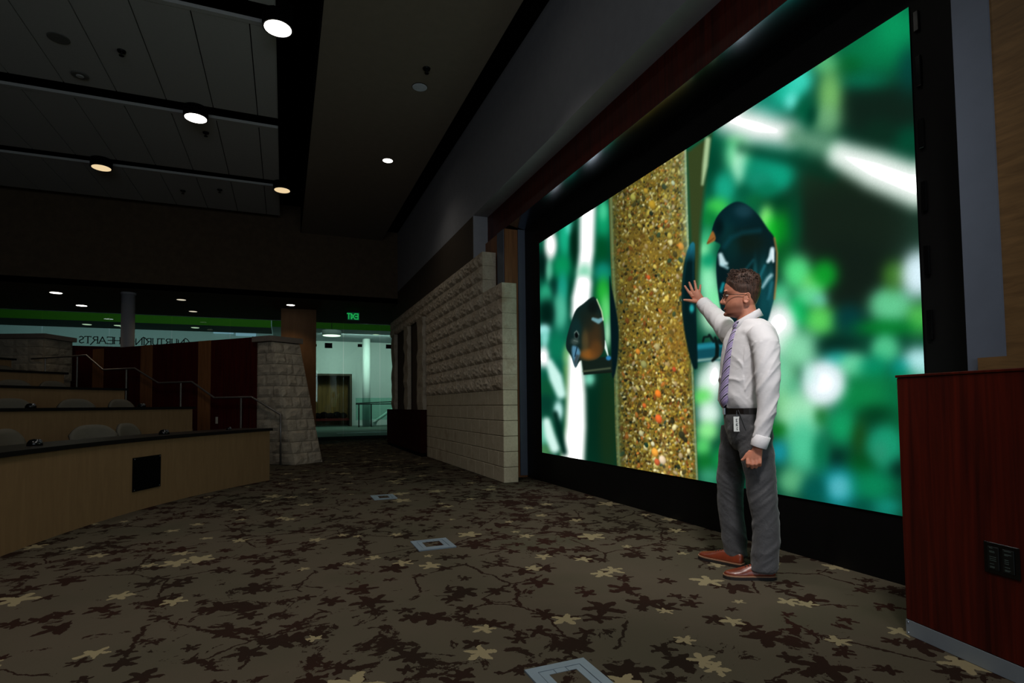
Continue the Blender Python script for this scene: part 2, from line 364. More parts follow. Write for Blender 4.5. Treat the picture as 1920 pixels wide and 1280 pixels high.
# ================================================================ stone wall on the right
BH, BL = .2075, .395
def block_mesh(seed, L, rough, corner=False, d=.21):
    rs = random.Random(seed); bm = bmesh.new()
    if not rough:
        box(bm, (0, -L/2+.003, .003), (d, L/2-.003, BH-.003), .006)
    else:
        nx, nz = (12, 6) if L > .3 else (6, 6)
        off = Vector((rs.random()*50, rs.random()*50, rs.random()*50)); g = []
        for j in range(nz+1):
            row = []
            for i in range(nx+1):
                y = -L/2+.002+(L-.004)*i/nx; z = .002+(BH-.004)*j/nz
                ed = min(i, nx-i, 2)/2*.6+.4*(1 if 0 < i < nx else 0); ez = [0, .75, 1, 1, .8, .45, .12][j]
                k = (ed if 0 < i < nx else 0)*ez
                nv = noise.noise(Vector((y*9, z*14, 0))+off)*.4+noise.noise(Vector((y*30, z*24, 3))+off)*.6+.62
                row.append(bm.verts.new((-.040*k*max(nv, .05), y, z)))
            g.append(row)
        for j in range(nz):
            for i in range(nx): bm.faces.new((g[j][i], g[j][i+1], g[j+1][i+1], g[j+1][i]))
        bb = [bm.verts.new((d, y, z)) for y, z in ((-L/2+.002, .002), (L/2-.002, .002), (L/2-.002, BH-.002), (-L/2+.002, BH-.002))]
        bm.faces.new(bb); bm.faces.new([*g[0], bb[1], bb[0]]); bm.faces.new([*g[nz], bb[2], bb[3]])
        bm.faces.new([*[g[j][nx] for j in range(nz+1)], bb[2], bb[1]])
        if not corner: bm.faces.new([*[g[j][0] for j in range(nz+1)], bb[3], bb[0]])
        else:
            q = []
            for j in range(nz+1):
                row = [g[j][0]]
                for i in range(1, 6):
                    x = d*i/6; nv = noise.noise(Vector((x*20, j*.7, 5))+off)
                    row.append(bm.verts.new((x, -L/2+.002-(.010*max(nv+.3, 0) if 0 < j < nz else 0), .002+(BH-.004)*j/nz)))
                row.append(bb[0] if j == 0 else bb[3] if j == nz else bm.verts.new((d, -L/2+.002, .002+(BH-.004)*j/nz))); q.append(row)
            for j in range(nz):
                for i in range(6): bm.faces.new((q[j][i], q[j][i+1], q[j+1][i+1], q[j+1][i]))
    bmesh.ops.recalc_face_normals(bm, faces=bm.faces)
    me = bpy.data.meshes.new('block'); bm.to_mesh(me); bm.free(); me.materials.append(MATS['stone_rough' if rough else 'stone_smooth']); return me
bm = bmesh.new(); box(bm, (2.735, 6.985, 0), (2.92, 7.76, 13*BH-.01)); box(bm, (2.735, 7.76, 0), (2.92, 11.15, 16*BH-.01)); box(bm, (2.735, 11.15, 14*BH), (2.749, 15.3, 16*BH-.01))
sw = struct('wall_stone', bm, 'drywall_brown', 'stepped wall of pale stone blocks, smooth below and rock faced above')
full = {c: [block_mesh(10+i, BL, True, c) for i in range(6)] for c in (0, 1)}; half = {c: [block_mesh(40+i, BL/2, True, c) for i in range(4)] for c in (0, 1)}
sfull, shalf = block_mesh(1, BL, False), block_mesh(2, BL/2, False)
for r in range(16):
    y = 6.965 if r < 13 else 7.745
    end = 11.15 if r < 14 else 15.3; first = True; alt = r % 2
    while y < end-.02:
        L = BL/2 if (first and alt) else min(BL, end-y)
        if L < BL-.01: L = BL/2
        rough = r >= 6
        me = (random.choice((full if L > .3 else half)[1 if first else 0]) if rough else (sfull if L > .3 else shalf))
        o = link('block', me, None, sw); o.location = (2.715, y+L/2, r*BH); y += L; first = False
# pilasters and wainscot farther along
for k, (y0, y1) in enumerate(((11.35, 11.85), (12.85, 13.25), (14.5, 14.9))):
    bm = bmesh.new(); n = 12; rs = random.Random(k)
    rings = []
    for j in range(n+1):
        z = .958+(2.89-.958)*j/n; dx = rs.uniform(-.02, .02)
        rings.append([Vector(p) for p in ((2.64+dx, y0, z), (2.728, y0, z), (2.728, y1, z), (2.64+rs.uniform(-.02, .02), y1, z))])
    loft(bm, rings); tag(link('stone_pilaster', bm, 'stone_pier'), ('nearest', 'middle', 'farthest')[k]+' pale stone pilaster above the dark wainscot', 'pilaster', 'stone pilasters')
wn = empty('wainscot_cabinet', (2.65, 13.32, 0)); tag(wn, 'low dark red wainscot cabinet under the stone pilasters', 'cabinet')
for k in range(5): link('panel', B((-.07, -2.04+.8*k, .08), (.078, -2.04+.8*k+.78, .955)), 'wainscot', wn)
link('base', B((-.05, -2.04, 0), (.078, 1.96, .08)), 'flat_black', wn)

# ================================================================ video wall
SX, SY0, SY1, SZ0, SZ1 = 3.249, 6.90, 1.975, .391, 3.262
vw = empty('video_wall', (3.25, 4.44, 0)); tag(vw, 'huge lit video wall showing two birds on a seed feeder', 'screen')
link('surround', B((.008, -2.84, 0), (.35, 2.975, 3.606)), 'black', vw)
link('display_housing', B((0, SY1-4.44, SZ0), (.008, SY0-4.44, SZ1)), 'flat_black', vw)
for (a, b) in ((24, 60), (107, 163), (225, 279), (341, 397), (461, 516), (581, 637)):
    x = 1712+ (a-24)*.0455
    p0, p1 = at(x, a, 0, 3.25), at(x+4, b, 0, 3.25)
    link('latch_clip', B((-.006, p0.y-.028-4.44, p1.z), (.007, p0.y-4.44, p0.z), .003), 'gloss_black', vw)

# ---- the picture on the display, computed point by point (flat picture content of the screen)
GW, GH = 1000, 560
def screen_picture():
    u = np.linspace(0, 1, GW); v = np.linspace(0, 1, GH)
    Yw = SY0+(SY1-SY0)*u; Zw = SZ0+(SZ1-SZ0)*v
    YY, ZZ = np.meshgrid(Yw, Zw)
    P = np.stack([np.full_like(YY, SX), YY, ZZ-H], -1)
    R = np.array([_r3[:], (-_u3)[:], _f2[:]])
    q = P @ R.T; X = 960+F*q[..., 0]/q[..., 2]; Y = CYP+F*q[..., 1]/q[..., 2]     # the photo's own coordinates of each LED
    rng = np.random.default_rng(3)
    img = np.zeros((GH, GW, 3)); img[:] = (4, 66, 46)
    def over(col, wgt): img[:] = img+(np.array(col, float)-img)*wgt[..., None]
    def blob(x, y, rx, ry, col, k=4.5, a=1.0, rot=0):
        k = k*1.05; rx, ry = rx*1.05, ry*1.05
        dx, dy = X-x, Y-y
        if rot:
            c, s = math.cos(math.radians(rot)), math.sin(math.radians(rot)); dx, dy = dx*c+dy*s, -dx*s+dy*c
        d = np.sqrt((dx/rx)**2+(dy/ry)**2); over(col, a/(1+np.exp(np.clip((d-1)*k, -30, 30))))
    def stroke(pts, hw, col, soft=4, a=1.0):
        hws = hw if isinstance(hw, (list, tuple)) else [hw]*len(pts); best = np.full(X.shape, -1e9)
        for (p, q_, h0, h1) in zip(pts, pts[1:], hws, hws[1:]):
            dx, dy = q_[0]-p[0], q_[1]-p[1]; t = np.clip(((X-p[0])*dx+(Y-p[1])*dy)/(dx*dx+dy*dy), 0, 1)
            d = np.hypot(X-p[0]-t*dx, Y-p[1]-t*dy); best = np.maximum(best, (h0+(h1-h0)*t)-d)
        over(col, a*np.clip(.5+best/(2*soft), 0, 1)**1.0*1.0)
    def poly(pts, col, soft=1.2, a=1.0, ret=False):
        n = len(pts); ins = np.zeros(X.shape, bool); dist = np.full(X.shape, 1e9)
        for i in range(n):
            (x0, y0), (x1, y1) = pts[i], pts[(i+1) % n]
            c = ((y0 > Y) != (y1 > Y)) & (X < (x1-x0)*(Y-y0)/(y1-y0+1e-9)+x0); ins ^= c
            dx, dy = x1-x0, y1-y0; t = np.clip(((X-x0)*dx+(Y-y0)*dy)/(dx*dx+dy*dy+1e-9), 0, 1)
            dist = np.minimum(dist, np.hypot(X-x0-t*dx, Y-y0-t*dy))
        sd = np.where(ins, dist, -dist); wgt = np.clip(.5+sd/(2*soft), 0, 1)*a
        if ret: return wgt, sd
        over(col, wgt)
    def smooth(pts, n=6):
        out = []; m = len(pts)
        for i in range(m):
            p0, p1, p2, p3 = [np.array(pts[(i+j-1) % m], float) for j in range(4)]
            for t in np.arange(n)/n: out.append(tuple(.5*((2*p1)+(-p0+p2)*t+(2*p0-5*p1+4*p2-p3)*t*t+(-p0+3*p1-3*p2+p3)*t**3)))
        return out
    # -------- background, left
    for b in ((1050,480,60,90,(4,95,66)),(1040,640,50,90,(8,96,74)),(1126,790,40,120,(2,40,26),3),(1142,800,16,120,(24,48,22),4,.8),
        (1059,442,10,36,(22,176,132)),(1069,425,8,13,(90,230,200)),(1077,458,8,44,(2,34,20)),(1131,417,12,34,(12,158,104)),(1131,395,8,16,(70,205,150)),(1129,468,13,24,(0,76,38)),
        (1131,511,14,17,(12,138,118)),(1131,549,12,26,(34,176,56)),(1136,583,9,26,(96,216,116)),(1139,625,5,24,(170,235,190)),
        (1016,496,13,26,(0,25,20)),(1030,507,6,21,(96,184,152)),(1040,537,10,16,(0,45,35)),(1023,552,10,17,(44,170,128)),(1054,500,14,20,(6,146,88)),(1055,540,9,26,(22,154,128)),
        (1050,584,12,30,(84,190,158)),(1025,588,14,25,(0,30,22)),(1072,560,6,40,(0,60,40)),(1020,618,10,9,(176,242,242)),(1022,634,8,15,(140,222,210)),(1044,650,14,24,(8,118,84)),(1064,668,8,20,(116,178,116)),
        (1024,729,13,19,(12,84,52)),(1022,757,14,16,(5,60,45)),(1020,812,12,22,(110,196,165)),(1020,845,12,10,(70,130,80)),(1105,710,9,11,(124,214,184))): blob(*b)
    stroke([(1102,385),(1100,470),(1094,520)], [15,14,13], (252,255,253), 4)
    blob(1096,512,12,14,(140,218,182),4)
    stroke([(1094,532),(1090,560),(1085,590)], [16,18,14], (252,255,253), 4)
    blob(1032.5,459,11,25,(255,252,250),7)
    stroke([(1062,690),(1066,760),(1063,820),(1056,860)], [5,5,5,6], (120,165,95), 4, .8)
    stroke([(1079,670),(1081,740),(1080,800),(1074,860)], [13,17,19,22], (250,255,250), 4)
    stroke([(1030,680),(1042,708),(1052,738)], [7,12,9], (205,246,236), 4)
    blob(1019,669,10,18,(252,255,255),6); blob(1047,770,8,17,(196,242,236),5)
    stroke([(1041,775),(1048,802),(1058,848)], 5, (0,40,30), 3)
    stroke([(1025,790),(1031,815),(1040,840)], [7,9,9], (214,248,238), 4)
    # -------- background, right
    for b in ((1400,330,120,110,(6,112,78),3),(1620,180,120,120,(8,72,50),3),(1650,200,80,64,(14,36,27),4),(1600,420,130,90,(18,34,24),4),(1560,350,90,46,(22,44,28),4),(1590,520,95,70,(14,30,21),4),(1700,420,46,46,(34,70,56),3),
        (1650,205,72,52,(14,34,25),6),(1600,420,112,72,(18,32,22),6),(1590,515,80,60,(14,28,20),6),(1640,95,72,42,(6,120,72),4),(1680,50,40,40,(8,150,92),4),(1706,130,20,36,(4,62,58),4,.8),(1590,122,24,16,(4,92,36),4,.7),(1620,152,40,12,(6,128,92),3,.7),(1700,262,26,22,(2,72,48),4),(1650,250,30,24,(10,44,30),4),
        (1440,195,34,26,(20,135,112)),(1478,172,26,24,(30,190,160)),(1500,148,22,24,(60,216,190)),(1484,190,12,14,(110,232,215)),(1545,118,22,18,(80,182,122)),(1556,178,20,44,(118,186,104),4),(1550,225,24,24,(120,180,130),4,.8),(1510,208,17,24,(2,92,62),5),(1522,216,8,16,(0,60,40),5),
        (1340,320,20,50,(0,66,44)),(1385,290,22,30,(128,230,168)),(1386,312,12,26,(186,246,208)),(1382,262,18,8,(60,170,100)),(1358,352,18,26,(24,168,134)),(1440,318,40,30,(12,146,114)),(1462,332,24,22,(12,158,124)),(1424,338,22,14,(20,140,110)),(1395,360,12,12,(4,90,62)),(1420,378,20,12,(10,104,58)),(1456,380,26,14,(0,58,34)),(1440,356,20,12,(6,120,86)),
        (1345,388,20,15,(64,206,84)),(1330,410,14,16,(12,128,56)),(1326,452,14,22,(60,182,122)),(1325,505,13,30,(104,214,150)),(1330,535,16,30,(150,240,188)),(1320,470,8,12,(140,235,170)),(1328,488,12,12,(10,150,104)),(1335,590,20,30,(190,245,205)),(1340,560,14,18,(130,235,170)),
        (1437,414,12,24,(150,250,132),5),(1452,438,18,30,(22,194,44),4),(1474,432,18,30,(4,132,34),4),(1470,480,16,26,(4,84,34),4),(1490,410,12,60,(2,70,44),4,.8)): blob(*b)
    stroke([(1366,222),(1420,238),(1476,250)], [25,28,21], (252,255,252), 18)
    stroke([(1490,256),(1556,276)], [17,20], (98,150,120), 14)
    stroke([(1576,292),(1640,318),(1725,352)], [22,32,36], (190,226,204), 14)
    stroke([(1580,292),(1640,318),(1725,350)], [16,26,30], (252,255,252), 18)
    stroke([(1390,278),(1480,300),(1560,330)], 8, (2,52,34), 9, .8)
    for b in ((1496,512,25,30,(84,222,132),5),(1527,532,20,18,(114,222,112),5),(1546,514,22,24,(10,152,42),5),(1517,556,26,18,(104,217,152),5),(1537,565,13,10,(104,192,174),5),(1538,600,29,25,(92,212,92),5),(1488,588,22,26,(2,190,92),4),
        (1463,551,18,18,(72,192,132)),(1461,619,30,48,(255,255,255),7),(1500,655,34,32,(140,222,176)),(1571,650,36,20,(0,40,30),5),(1592,598,26,24,(0,58,58)),(1670,572,38,32,(100,202,146),7),(1677,516,20,24,(62,122,42)),(1720,514,27,40,(222,246,255),6),(1722,598,20,26,(84,192,84)),
        (1663,614,52,13,(0,124,44)),(1660,654,25,25,(80,196,140),8),(1571,674,26,14,(20,160,150)),(1602,686,28,22,(112,216,166),6),(1640,690,26,20,(0,140,100)),(1722,686,30,32,(192,242,246),7),(1688,694,14,18,(0,160,152)),
        (1474,748,24,54,(128,204,138)),(1460,700,24,34,(124,208,164)),(1490,730,14,20,(70,168,130),4,.7),(1598,740,32,30,(2,128,64)),(1644,742,44,36,(10,132,70)),(1700,740,40,40,(4,108,64)),(1508,777,36,40,(166,234,188),5),(1460,807,16,13,(5,102,20)),(1540,780,12,18,(24,104,40)),(1506,838,32,48,(78,200,152)),(1460,847,15,19,(20,142,152)),
        (1485,902,23,22,(92,178,126)),(1580,798,28,31,(16,156,96)),(1644,779,32,18,(0,60,30)),(1690,800,26,26,(4,90,52)),(1612,822,14,32,(20,72,26)),(1660,838,33,38,(22,152,112),8),(1650,848,14,20,(50,140,110),5,.6),(1567,859,18,14,(0,40,30)),(1540,850,14,34,(6,112,74)),(1686,880,15,16,(0,34,26)),(1612,880,24,26,(0,76,24)),
        (1574,913,35,33,(8,142,152)),(1574,913,22,21,(84,184,196),6),(1639,911,36,28,(6,132,86)),(1526,918,22,22,(0,86,76)),(1626,948,20,12,(0,80,64)),(1664,950,24,14,(16,138,118)),(1545,718,38,40,(238,250,255),10),(1516,700,10,20,(190,240,225),5,.7),
        (1330,720,22,34,(225,250,235),5),(1342,700,12,26,(255,255,255)),(1318,745,16,14,(96,220,96)),(1330,775,20,22,(226,252,238)),(1326,808,18,16,(150,244,150)),(1318,838,14,16,(90,210,110)),(1322,868,16,16,(12,112,42)),(1332,892,20,14,(56,152,112)),(1350,860,14,20,(20,140,70))): blob(*b)
    # the background of the display's picture is out of focus
    def blurred(src, ru, rv, it=2):
        out_ = src.copy()
        for ch in range(3):
            for axis, rad in ((0, rv), (1, ru))*it:
                c_ = np.cumsum(np.pad(out_[..., ch], [(rad+1, rad) if i == axis else (0, 0) for i in range(2)], mode='edge'), axis=axis)
                n_ = out_.shape[axis]; out_[..., ch] = (np.take(c_, np.arange(2*rad+1, 2*rad+1+n_), axis)-np.take(c_, np.arange(0, n_), axis))/(2*rad+1)
        return out_
    f_ = np.clip((X-1150)/150, 0, 1)[..., None]; img[:] = blurred(img, 7, 4)*(1-f_)+blurred(img, 5, 5)*f_
    img[:] = 255*(np.clip(img, 0, 255)/255)**1.02
    # tree stem right of the feeder
    poly([(1287,285),(1334,250),(1324,330),(1314,420),(1312,480),(1306,570),(1300,600),(1294,450)], (52,66,32), 5)
    stroke([(1327,262),(1322,310),(1317,345)], [5,5,2], (176,206,156), 3, .9)
    # -------- feeder tube with seeds
    L = [(330,1140),(470,1144),(560,1148),(700,1151),(800,1153),(880,1157)]; Rr = [(250,1286),(400,1290),(560,1295),(690,1300),(800,1305),(920,1310)]
    xl = np.interp(Y, [a for a, _ in L], [b for _, b in L]); xr = np.interp(Y, [a for a, _ in Rr], [b for _, b in Rr])
    tmask = np.clip((X-xl)/1.5+.5, 0, 1)*np.clip((xr-X)/1.5+.5, 0, 1); s = np.clip((X-xl)/(xr-xl), 0, 1)
    save = img.copy()
    img[:] = (132, 110, 42)
    img[:] = img*(.75+.5*rng.random((GH, GW, 1)))
    def uvof(x, y):
        p = at(x, y, 0, SX); return (p.y-SY0)/(SY1-SY0)*(GW-1), (p.z-SZ0)/(SZ1-SZ0)*(GH-1)
    pal = [(176,150,52),(150,122,40),(196,172,84),(120,92,30),(206,196,120),(90,66,24),(60,46,22),(40,44,28),(164,108,40),(190,180,130),(134,128,60),(30,34,24),(222,214,160),(110,76,34),(200,120,50),(84,90,50)]
    wts = np.array([14,14,9,12,6,8,6,4,5,5,9,4,4,7,3,4], float); wts /= wts.sum()
    def seed(x, y, ra, rb, ang, col):
        cu, cv = uvof(x, y)
        nu = int(ra*4)+3; nv = int(ra*2.2)+3
        i0, i1, j0, j1 = max(0, int(cu)-nu), min(GW, int(cu)+nu+1), max(0, int(cv)-nv), min(GH, int(cv)+nv+1)
        if i1 <= i0 or j1 <= j0: return
        dx = X[j0:j1, i0:i1]-x; dy = Y[j0:j1, i0:i1]-y; c, s_ = math.cos(ang), math.sin(ang)
        d = np.sqrt(((dx*c+dy*s_)/ra)**2+((-dx*s_+dy*c)/rb)**2); wg = np.clip((1.15-d)*3, 0, 1)[..., None]
        sh = (1.12-.35*np.clip((dy+dx*.3)/ra, -1, 1)*.6-.25*d**2)[..., None]
        img[j0:j1, i0:i1] += (np.array(col)*sh-img[j0:j1, i0:i1])*wg
    for i in range(9000):
        y = rng.uniform(270, 895); x = rng.uniform(1148, 1308); ra = rng.uniform(1.4, 3.7); col = np.array(pal[rng.choice(16, p=wts)])*rng.uniform(.72, 1.15)
        if y < 640 and y > 430 and rng.random() < .45: col = np.array((140, 112, 40))*rng.uniform(.7, 1.05); ra *= .6
        seed(x, y, ra, ra*rng.uniform(.45, .9), rng.uniform(0, 3.14), col)
    for i in range(230):
        y = rng.uniform(290, 890); x = rng.uniform(1160, 1300); ra = rng.uniform(3.5, 6.5)
        col = [(206,190,110),(190,170,70),(222,210,150),(70,64,34),(176,108,46),(120,70,30),(170,150,110),(46,70,50)][rng.integers(8)]
        seed(x, y, ra, ra*rng.uniform(.35, .7), rng.uniform(.6, 2.5), col)
    for x, y, r, c in ((1234,738,8,(226,122,40)),(1235,785,9,(214,98,44)),(1228,848,9,(232,160,60)),(1196,659,6,(220,140,50)),(1277,462,8,(214,140,50)),(1264,692,5,(200,60,44)),(1208,760,5,(214,104,44)),(1207,683,8,(150,150,90)),(1232,650,7,(170,160,110)),
                       (1211,358,6,(190,150,50)),(1187,370,7,(196,190,90)),(1223,384,9,(190,150,44)),(1181,405,5,(196,190,100)),(1262,343,5,(200,220,190)),(1221,400,5,(30,40,30)),(1245,350,6,(40,56,44)),(1242,862,9,(226,206,180)),(1232,866,7,(190,90,50)),(1202,812,6,(206,200,150)),(1224,832,5,(214,210,170)),(1212,834,5,(30,60,44)),(1278,815,8,(50,50,30)),(1285,824,6,(44,44,28)),(1272,875,5,(40,48,30)),(1260,790,5,(50,48,28)),(1228,500,5,(206,186,90)),(1240,430,5,(210,196,110)),(1216,520,5,(200,90,40)),(1250,560,6,(206,180,80))):
        seed(x, y, r, r*.7, 1.2, c)
    # plain golden wall zones beside the ports
    gold = np.exp(-((X-1265)/26)**2-((Y-650)/60)**2)*.55+np.exp(-((X-1200)/40)**2-((Y-470)/34)**2)*.35
    over((150,112,40), np.clip(gold, 0, 1))
    # the cylinder's own round shading and clear edges, as photographed on the display
    over((18,22,8), np.clip((.5-s)/.5, 0, 1)*.38); over((60,78,44), np.clip((.13-s)/.13, 0, 1)*.7); over((50,58,26), np.clip((560-Y)/260, 0, 1)*.25)
    over((156,190,150), np.clip((s-.86)/.14, 0, 1)*.55*np.clip((640-Y)/200, 0, 1)); over((70,86,40), np.clip((s-.9)/.1, 0, 1)*.75*np.clip((Y-560)/120, 0, 1))
    over((176,176,110), np.exp(-((s-.78)/.08)**2)*.28*np.clip((480-Y)/160, 0, 1)); over((214,180,120), np.exp(-((s-.60)/.05)**2)*.3*np.clip((Y-780)/80, 0, 1))
    over((130,160,110), np.exp(-((s-.03)/.02)**2)*.5); over((150,190,160), np.exp(-((s-.985)/.012)**2)*.6)
    tub = img.copy(); img[:] = save+(tub-save)*tmask[..., None]
    # -------- ports and perches
    poly(smooth([(1143,519),(1147,540),(1155,580),(1160,620),(1158,670),(1152,704),(1147,700),(1146,640),(1144,580)]), (3,22,26), 1.5)
    poly([(1090,672),(1147,668),(1148,697),(1094,702)], (18,30,24), 1.5); stroke([(1094,696),(1144,690)], 1.6, (74,84,62), 1.2); stroke([(1096,701),(1146,697)], 1.2, (16,22,16), 1)
    stroke([(1133,640),(1136,652),(1140,666)], [2.6,2.4,1], (225,245,235), 1); blob(1141,671,4.5,4,(44,124,176),8)
    poly([(1300,645),(1360,638),(1362,674),(1302,680)], (12,74,86), 1.5); stroke([(1303,651),(1360,644)], 5, (30,128,144), 3); stroke([(1304,676),(1360,670)], 2.5, (120,160,150), 1.5)
    flap = smooth([(1301,455),(1295,457),(1287,476),(1281,505),(1278,545),(1279,585),(1284,625),(1292,664),(1300,689),(1306,691),(1308,680),(1306,610),(1303,530),(1303,468)])
    poly(flap, (3,26,28), 1.5); wgt, sd = poly(flap, None, 1.5, 1, True)
    over((40,150,178), wgt*np.clip((492-Y)/34, 0, 1)*.85); over((18,76,82), wgt*np.exp(-((sd-3)/2.2)**2)*.4*np.clip((620-Y)/120, 0, 1)); blob(1297,578,4,7,(40,190,190),5,.8)
    stroke([(1341,633),(1345,650),(1344,668),(1336,676)], [2.5,3.5,3.5,2.5], (6,22,20), 1); stroke([(1318,640),(1320,632),(1328,631)], 2, (8,24,22), 1); stroke([(1330,628),(1338,640)], 2.5, (8,24,22), 1); blob(1352,640,8,6,(6,24,24),8)
    # -------- left bird
    bl = smooth([(1110,557),(1118,561),(1129,588),(1133,622),(1133,653),(1122,671),(1103,677),(1088,676),(1079,688),(1071,668),(1062,653),(1062,637),(1066,620),(1071,604),(1080,581),(1094,569)], 5)
    wgt, sd = poly(bl, None, 1.0, 1, True); over((14,34,32), wgt)
    for (x, y, rx, ry, c, a) in ((1112,630,18,36,(62,44,24),.9),(1104,664,16,10,(140,84,30),.95),(1118,655,12,16,(92,58,26),.8),(1100,600,16,22,(20,30,24),.7),(1080,615,10,18,(14,44,44),.7),(1097,640,6,20,(96,78,44),.55),(1078,640,7,6,(84,98,92),.6),(1112,575,10,12,(10,16,14),.8)):
        over(c, wgt*a/(1+np.exp(np.clip((np.hypot((X-x)/rx, (Y-y)/ry)-1)*5, -30, 30))))
    stroke([(1112,598),(1122,602),(1129,598)], [3,4.5,3], (120,176,186), 1.5, .85); stroke([(1119,561),(1128,583),(1131,600)], 1.2, (206,226,180), .8, .8)
    blob(1081,628,4.6,7.2,(92,104,98),8,.5); blob(1081,628,3.0,5.2,(4,8,8),9); stroke([(1077,624),(1081,620),(1085,627)], .8, (110,130,124), .7, .8); stroke([(1076,638),(1083,640)], .8, (120,136,126), .7, .6)
    poly(smooth([(1073,649),(1083,651),(1088,661),(1083,674),(1079,688),(1073,668)], 4), (78,128,154), 2.2); poly([(1080,664),(1086,666),(1079,688),(1076,678)], (56,70,74), 2); stroke([(1082,650),(1078,668)], .9, (16,44,60), .7)
    # -------- right bird
    br = smooth([(1381,378),(1360,389),(1344,407),(1335,432),(1338,450),(1351,459),(1345,476),(1343,505),(1346,545),(1353,585),(1366,622),(1392,648),(1432,615),(1447,575),(1455,535),(1457,474),(1452,446),(1440,429),(1421,402),(1401,384)], 5)
    wgt, sd = poly(br, None, 1.0, 1, True); over((4,30,34), wgt)
    for (x, y, rx, ry, c, a) in ((1376,410,26,24,(4,38,44),.8),(1395,395,16,12,(40,84,98),.5),(1400,455,34,22,(14,26,18),.85),(1362,440,14,26,(8,54,54),.6),(1372,470,14,24,(6,46,46),.6),(1348,425,8,14,(2,16,18),.8),(1405,500,40,22,(6,30,28),.6),(1432,530,10,40,(14,88,94),.6),(1416,520,4,30,(30,120,130),.5),(1446,540,5,36,(26,108,116),.6),(1356,520,8,26,(2,22,26),.7),(1436,580,16,24,(12,84,90),.6)):
        over(c, wgt*a/(1+np.exp(np.clip((np.hypot((X-x)/rx, (Y-y)/ry)-1)*4, -30, 30))))
    stroke([(1351,478),(1355,492),(1362,494)], [4,6.5,3], (206,238,242), 2.5, .9); stroke([(1352,496),(1364,502)], 2.5, (170,216,224), 2, .7)
    stroke([(1448,467),(1446,482),(1440,490)], [4,5,3], (214,240,246), 2, .95); stroke([(1450,490),(1449,470)], 2, (230,246,250), 1.5)
    stroke([(1452,446),(1457,474),(1456,520),(1452,560)], 1.8, (156,116,62), 1.2, .8)
    stroke([(1398,505),(1412,488)], 1.5, (22,96,108), 3, .6); stroke([(1424,520),(1434,498)], 1.5, (40,130,145), 3, .7); stroke([(1430,538),(1440,522),(1446,516)], [2,3,3], (190,230,236), 3, .8); stroke([(1414,545),(1426,522)], 1.5, (20,100,112), 3, .6); stroke([(1440,560),(1448,530)], 1.5, (40,120,135), 3, .6); stroke([(1352,545),(1356,532)], 3, (20,150,160), 2, .8)
    stroke([(1358,462),(1370,446),(1392,436),(1424,432)], 3, (10,66,76), 5, .7)
    poly(smooth([(1336,433),(1341,442),(1341,450),(1333,455),(1325.5,457),(1330,444)], 4), (150,98,44), 1); stroke([(1339,446),(1326,456)], 1, (90,50,20), .8, .7)
    img[:] = blurred(img, 1, 1, 1)
    c = np.clip(img/255, 0, 1.02); lin = np.where(c <= .04045, c/12.92, ((c+.055)/1.055)**2.4)
    lum = lin.min(-1, keepdims=True); lin = lin*(1+3.2*np.clip((lum-.80)/.2, 0, 1)**2)*(1+rng.normal(0, .025, (GH, GW, 1)))         # the bright LEDs exceed the photo's white
    return YY, ZZ, lin
def build_display():
    YY, ZZ, lin = screen_picture()
    me = bpy.data.meshes.new('display')
    nv = GW*GH; idx = np.arange(nv).reshape(GH, GW)
    cof = np.stack([np.full_like(YY, -.001), YY-4.44, ZZ], -1).reshape(-1, 3).astype(np.float32)
    quads = np.stack([idx[:-1, :-1], idx[1:, :-1], idx[1:, 1:], idx[:-1, 1:]], -1).reshape(-1, 4).astype(np.int32)
    nf = len(quads); me.vertices.add(nv); me.vertices.foreach_set('co', cof.ravel())
    me.loops.add(nf*4); me.loops.foreach_set('vertex_index', quads.ravel())
    me.polygons.add(nf); me.polygons.foreach_set('loop_start', np.arange(nf, dtype=np.int32)*4)
    me.update(calc_edges=True)
    at_ = me.attributes.new('picture', 'FLOAT_COLOR', 'POINT')
    at_.data.foreach_set('color', np.concatenate([lin.reshape(-1, 3), np.ones((nv, 1))], 1).astype(np.float32).ravel())
    k = N('display'); a = k.n('ShaderNodeAttribute', attribute_name='picture')
    k.b.inputs['Base Color'].default_value = (.004, .004, .004, 1); k.b.inputs['Roughness'].default_value = .9; k.b.inputs['Specular IOR Level'].default_value = 0
    k.l(a.outputs['Color'], k.b.inputs['Emission Color']); k.b.inputs['Emission Strength'].default_value = 1.0
    MATS['display'] = k.m
    link('display', me, 'display', vw)
build_display()

# ================================================================ red wood cabinet at the right edge
ang = math.atan2(-.445, -.084)
cab = empty('cabinet', (2.595, 1.70, 0), ang); tag(cab, 'dark red wood cabinet with metal kick plate, cut by the right edge', 'cabinet')
# local x runs along the visible face towards the camera, local y towards the wall
link('side_panel', B((0, 0, .068), (1.3, .022, 1.15), .003), 'red_wood', cab)
link('end_panel', B((0, .022, .0), (.022, .26, 1.15)), 'red_wood', cab)
link('body', B((.023, .023, 0), (1.3, .26, 1.12)), 'red_dark', cab)
link('top', B((-.004, -.004, 1.1505), (1.3, .265, 1.162), .002), 'red_wood', cab)
kick = link('kick_plate', B((.002, -.004, .002), (1.3, .0, .0675)), 'dull_metal', cab)
link('kick_back', B((.003, .001, .0), (1.3, .021, .0675)), 'flat_black', cab)
for z in (.012, .058): bm = bmesh.new(); lathe(bm, (.012, -.0045, z), [(.004, 0), (.003, .002)], 8, (0, -1, 0)); link('screw', bm, 'metal', kick)
pl = link('outlet_plate', B((.362, -.006, .381), (.49, -.0005, .50), .002), 'gloss_black', cab)
plain('outlet_face', (16, 20, 20), .4); plain('print_grey', (80, 96, 92), .6)
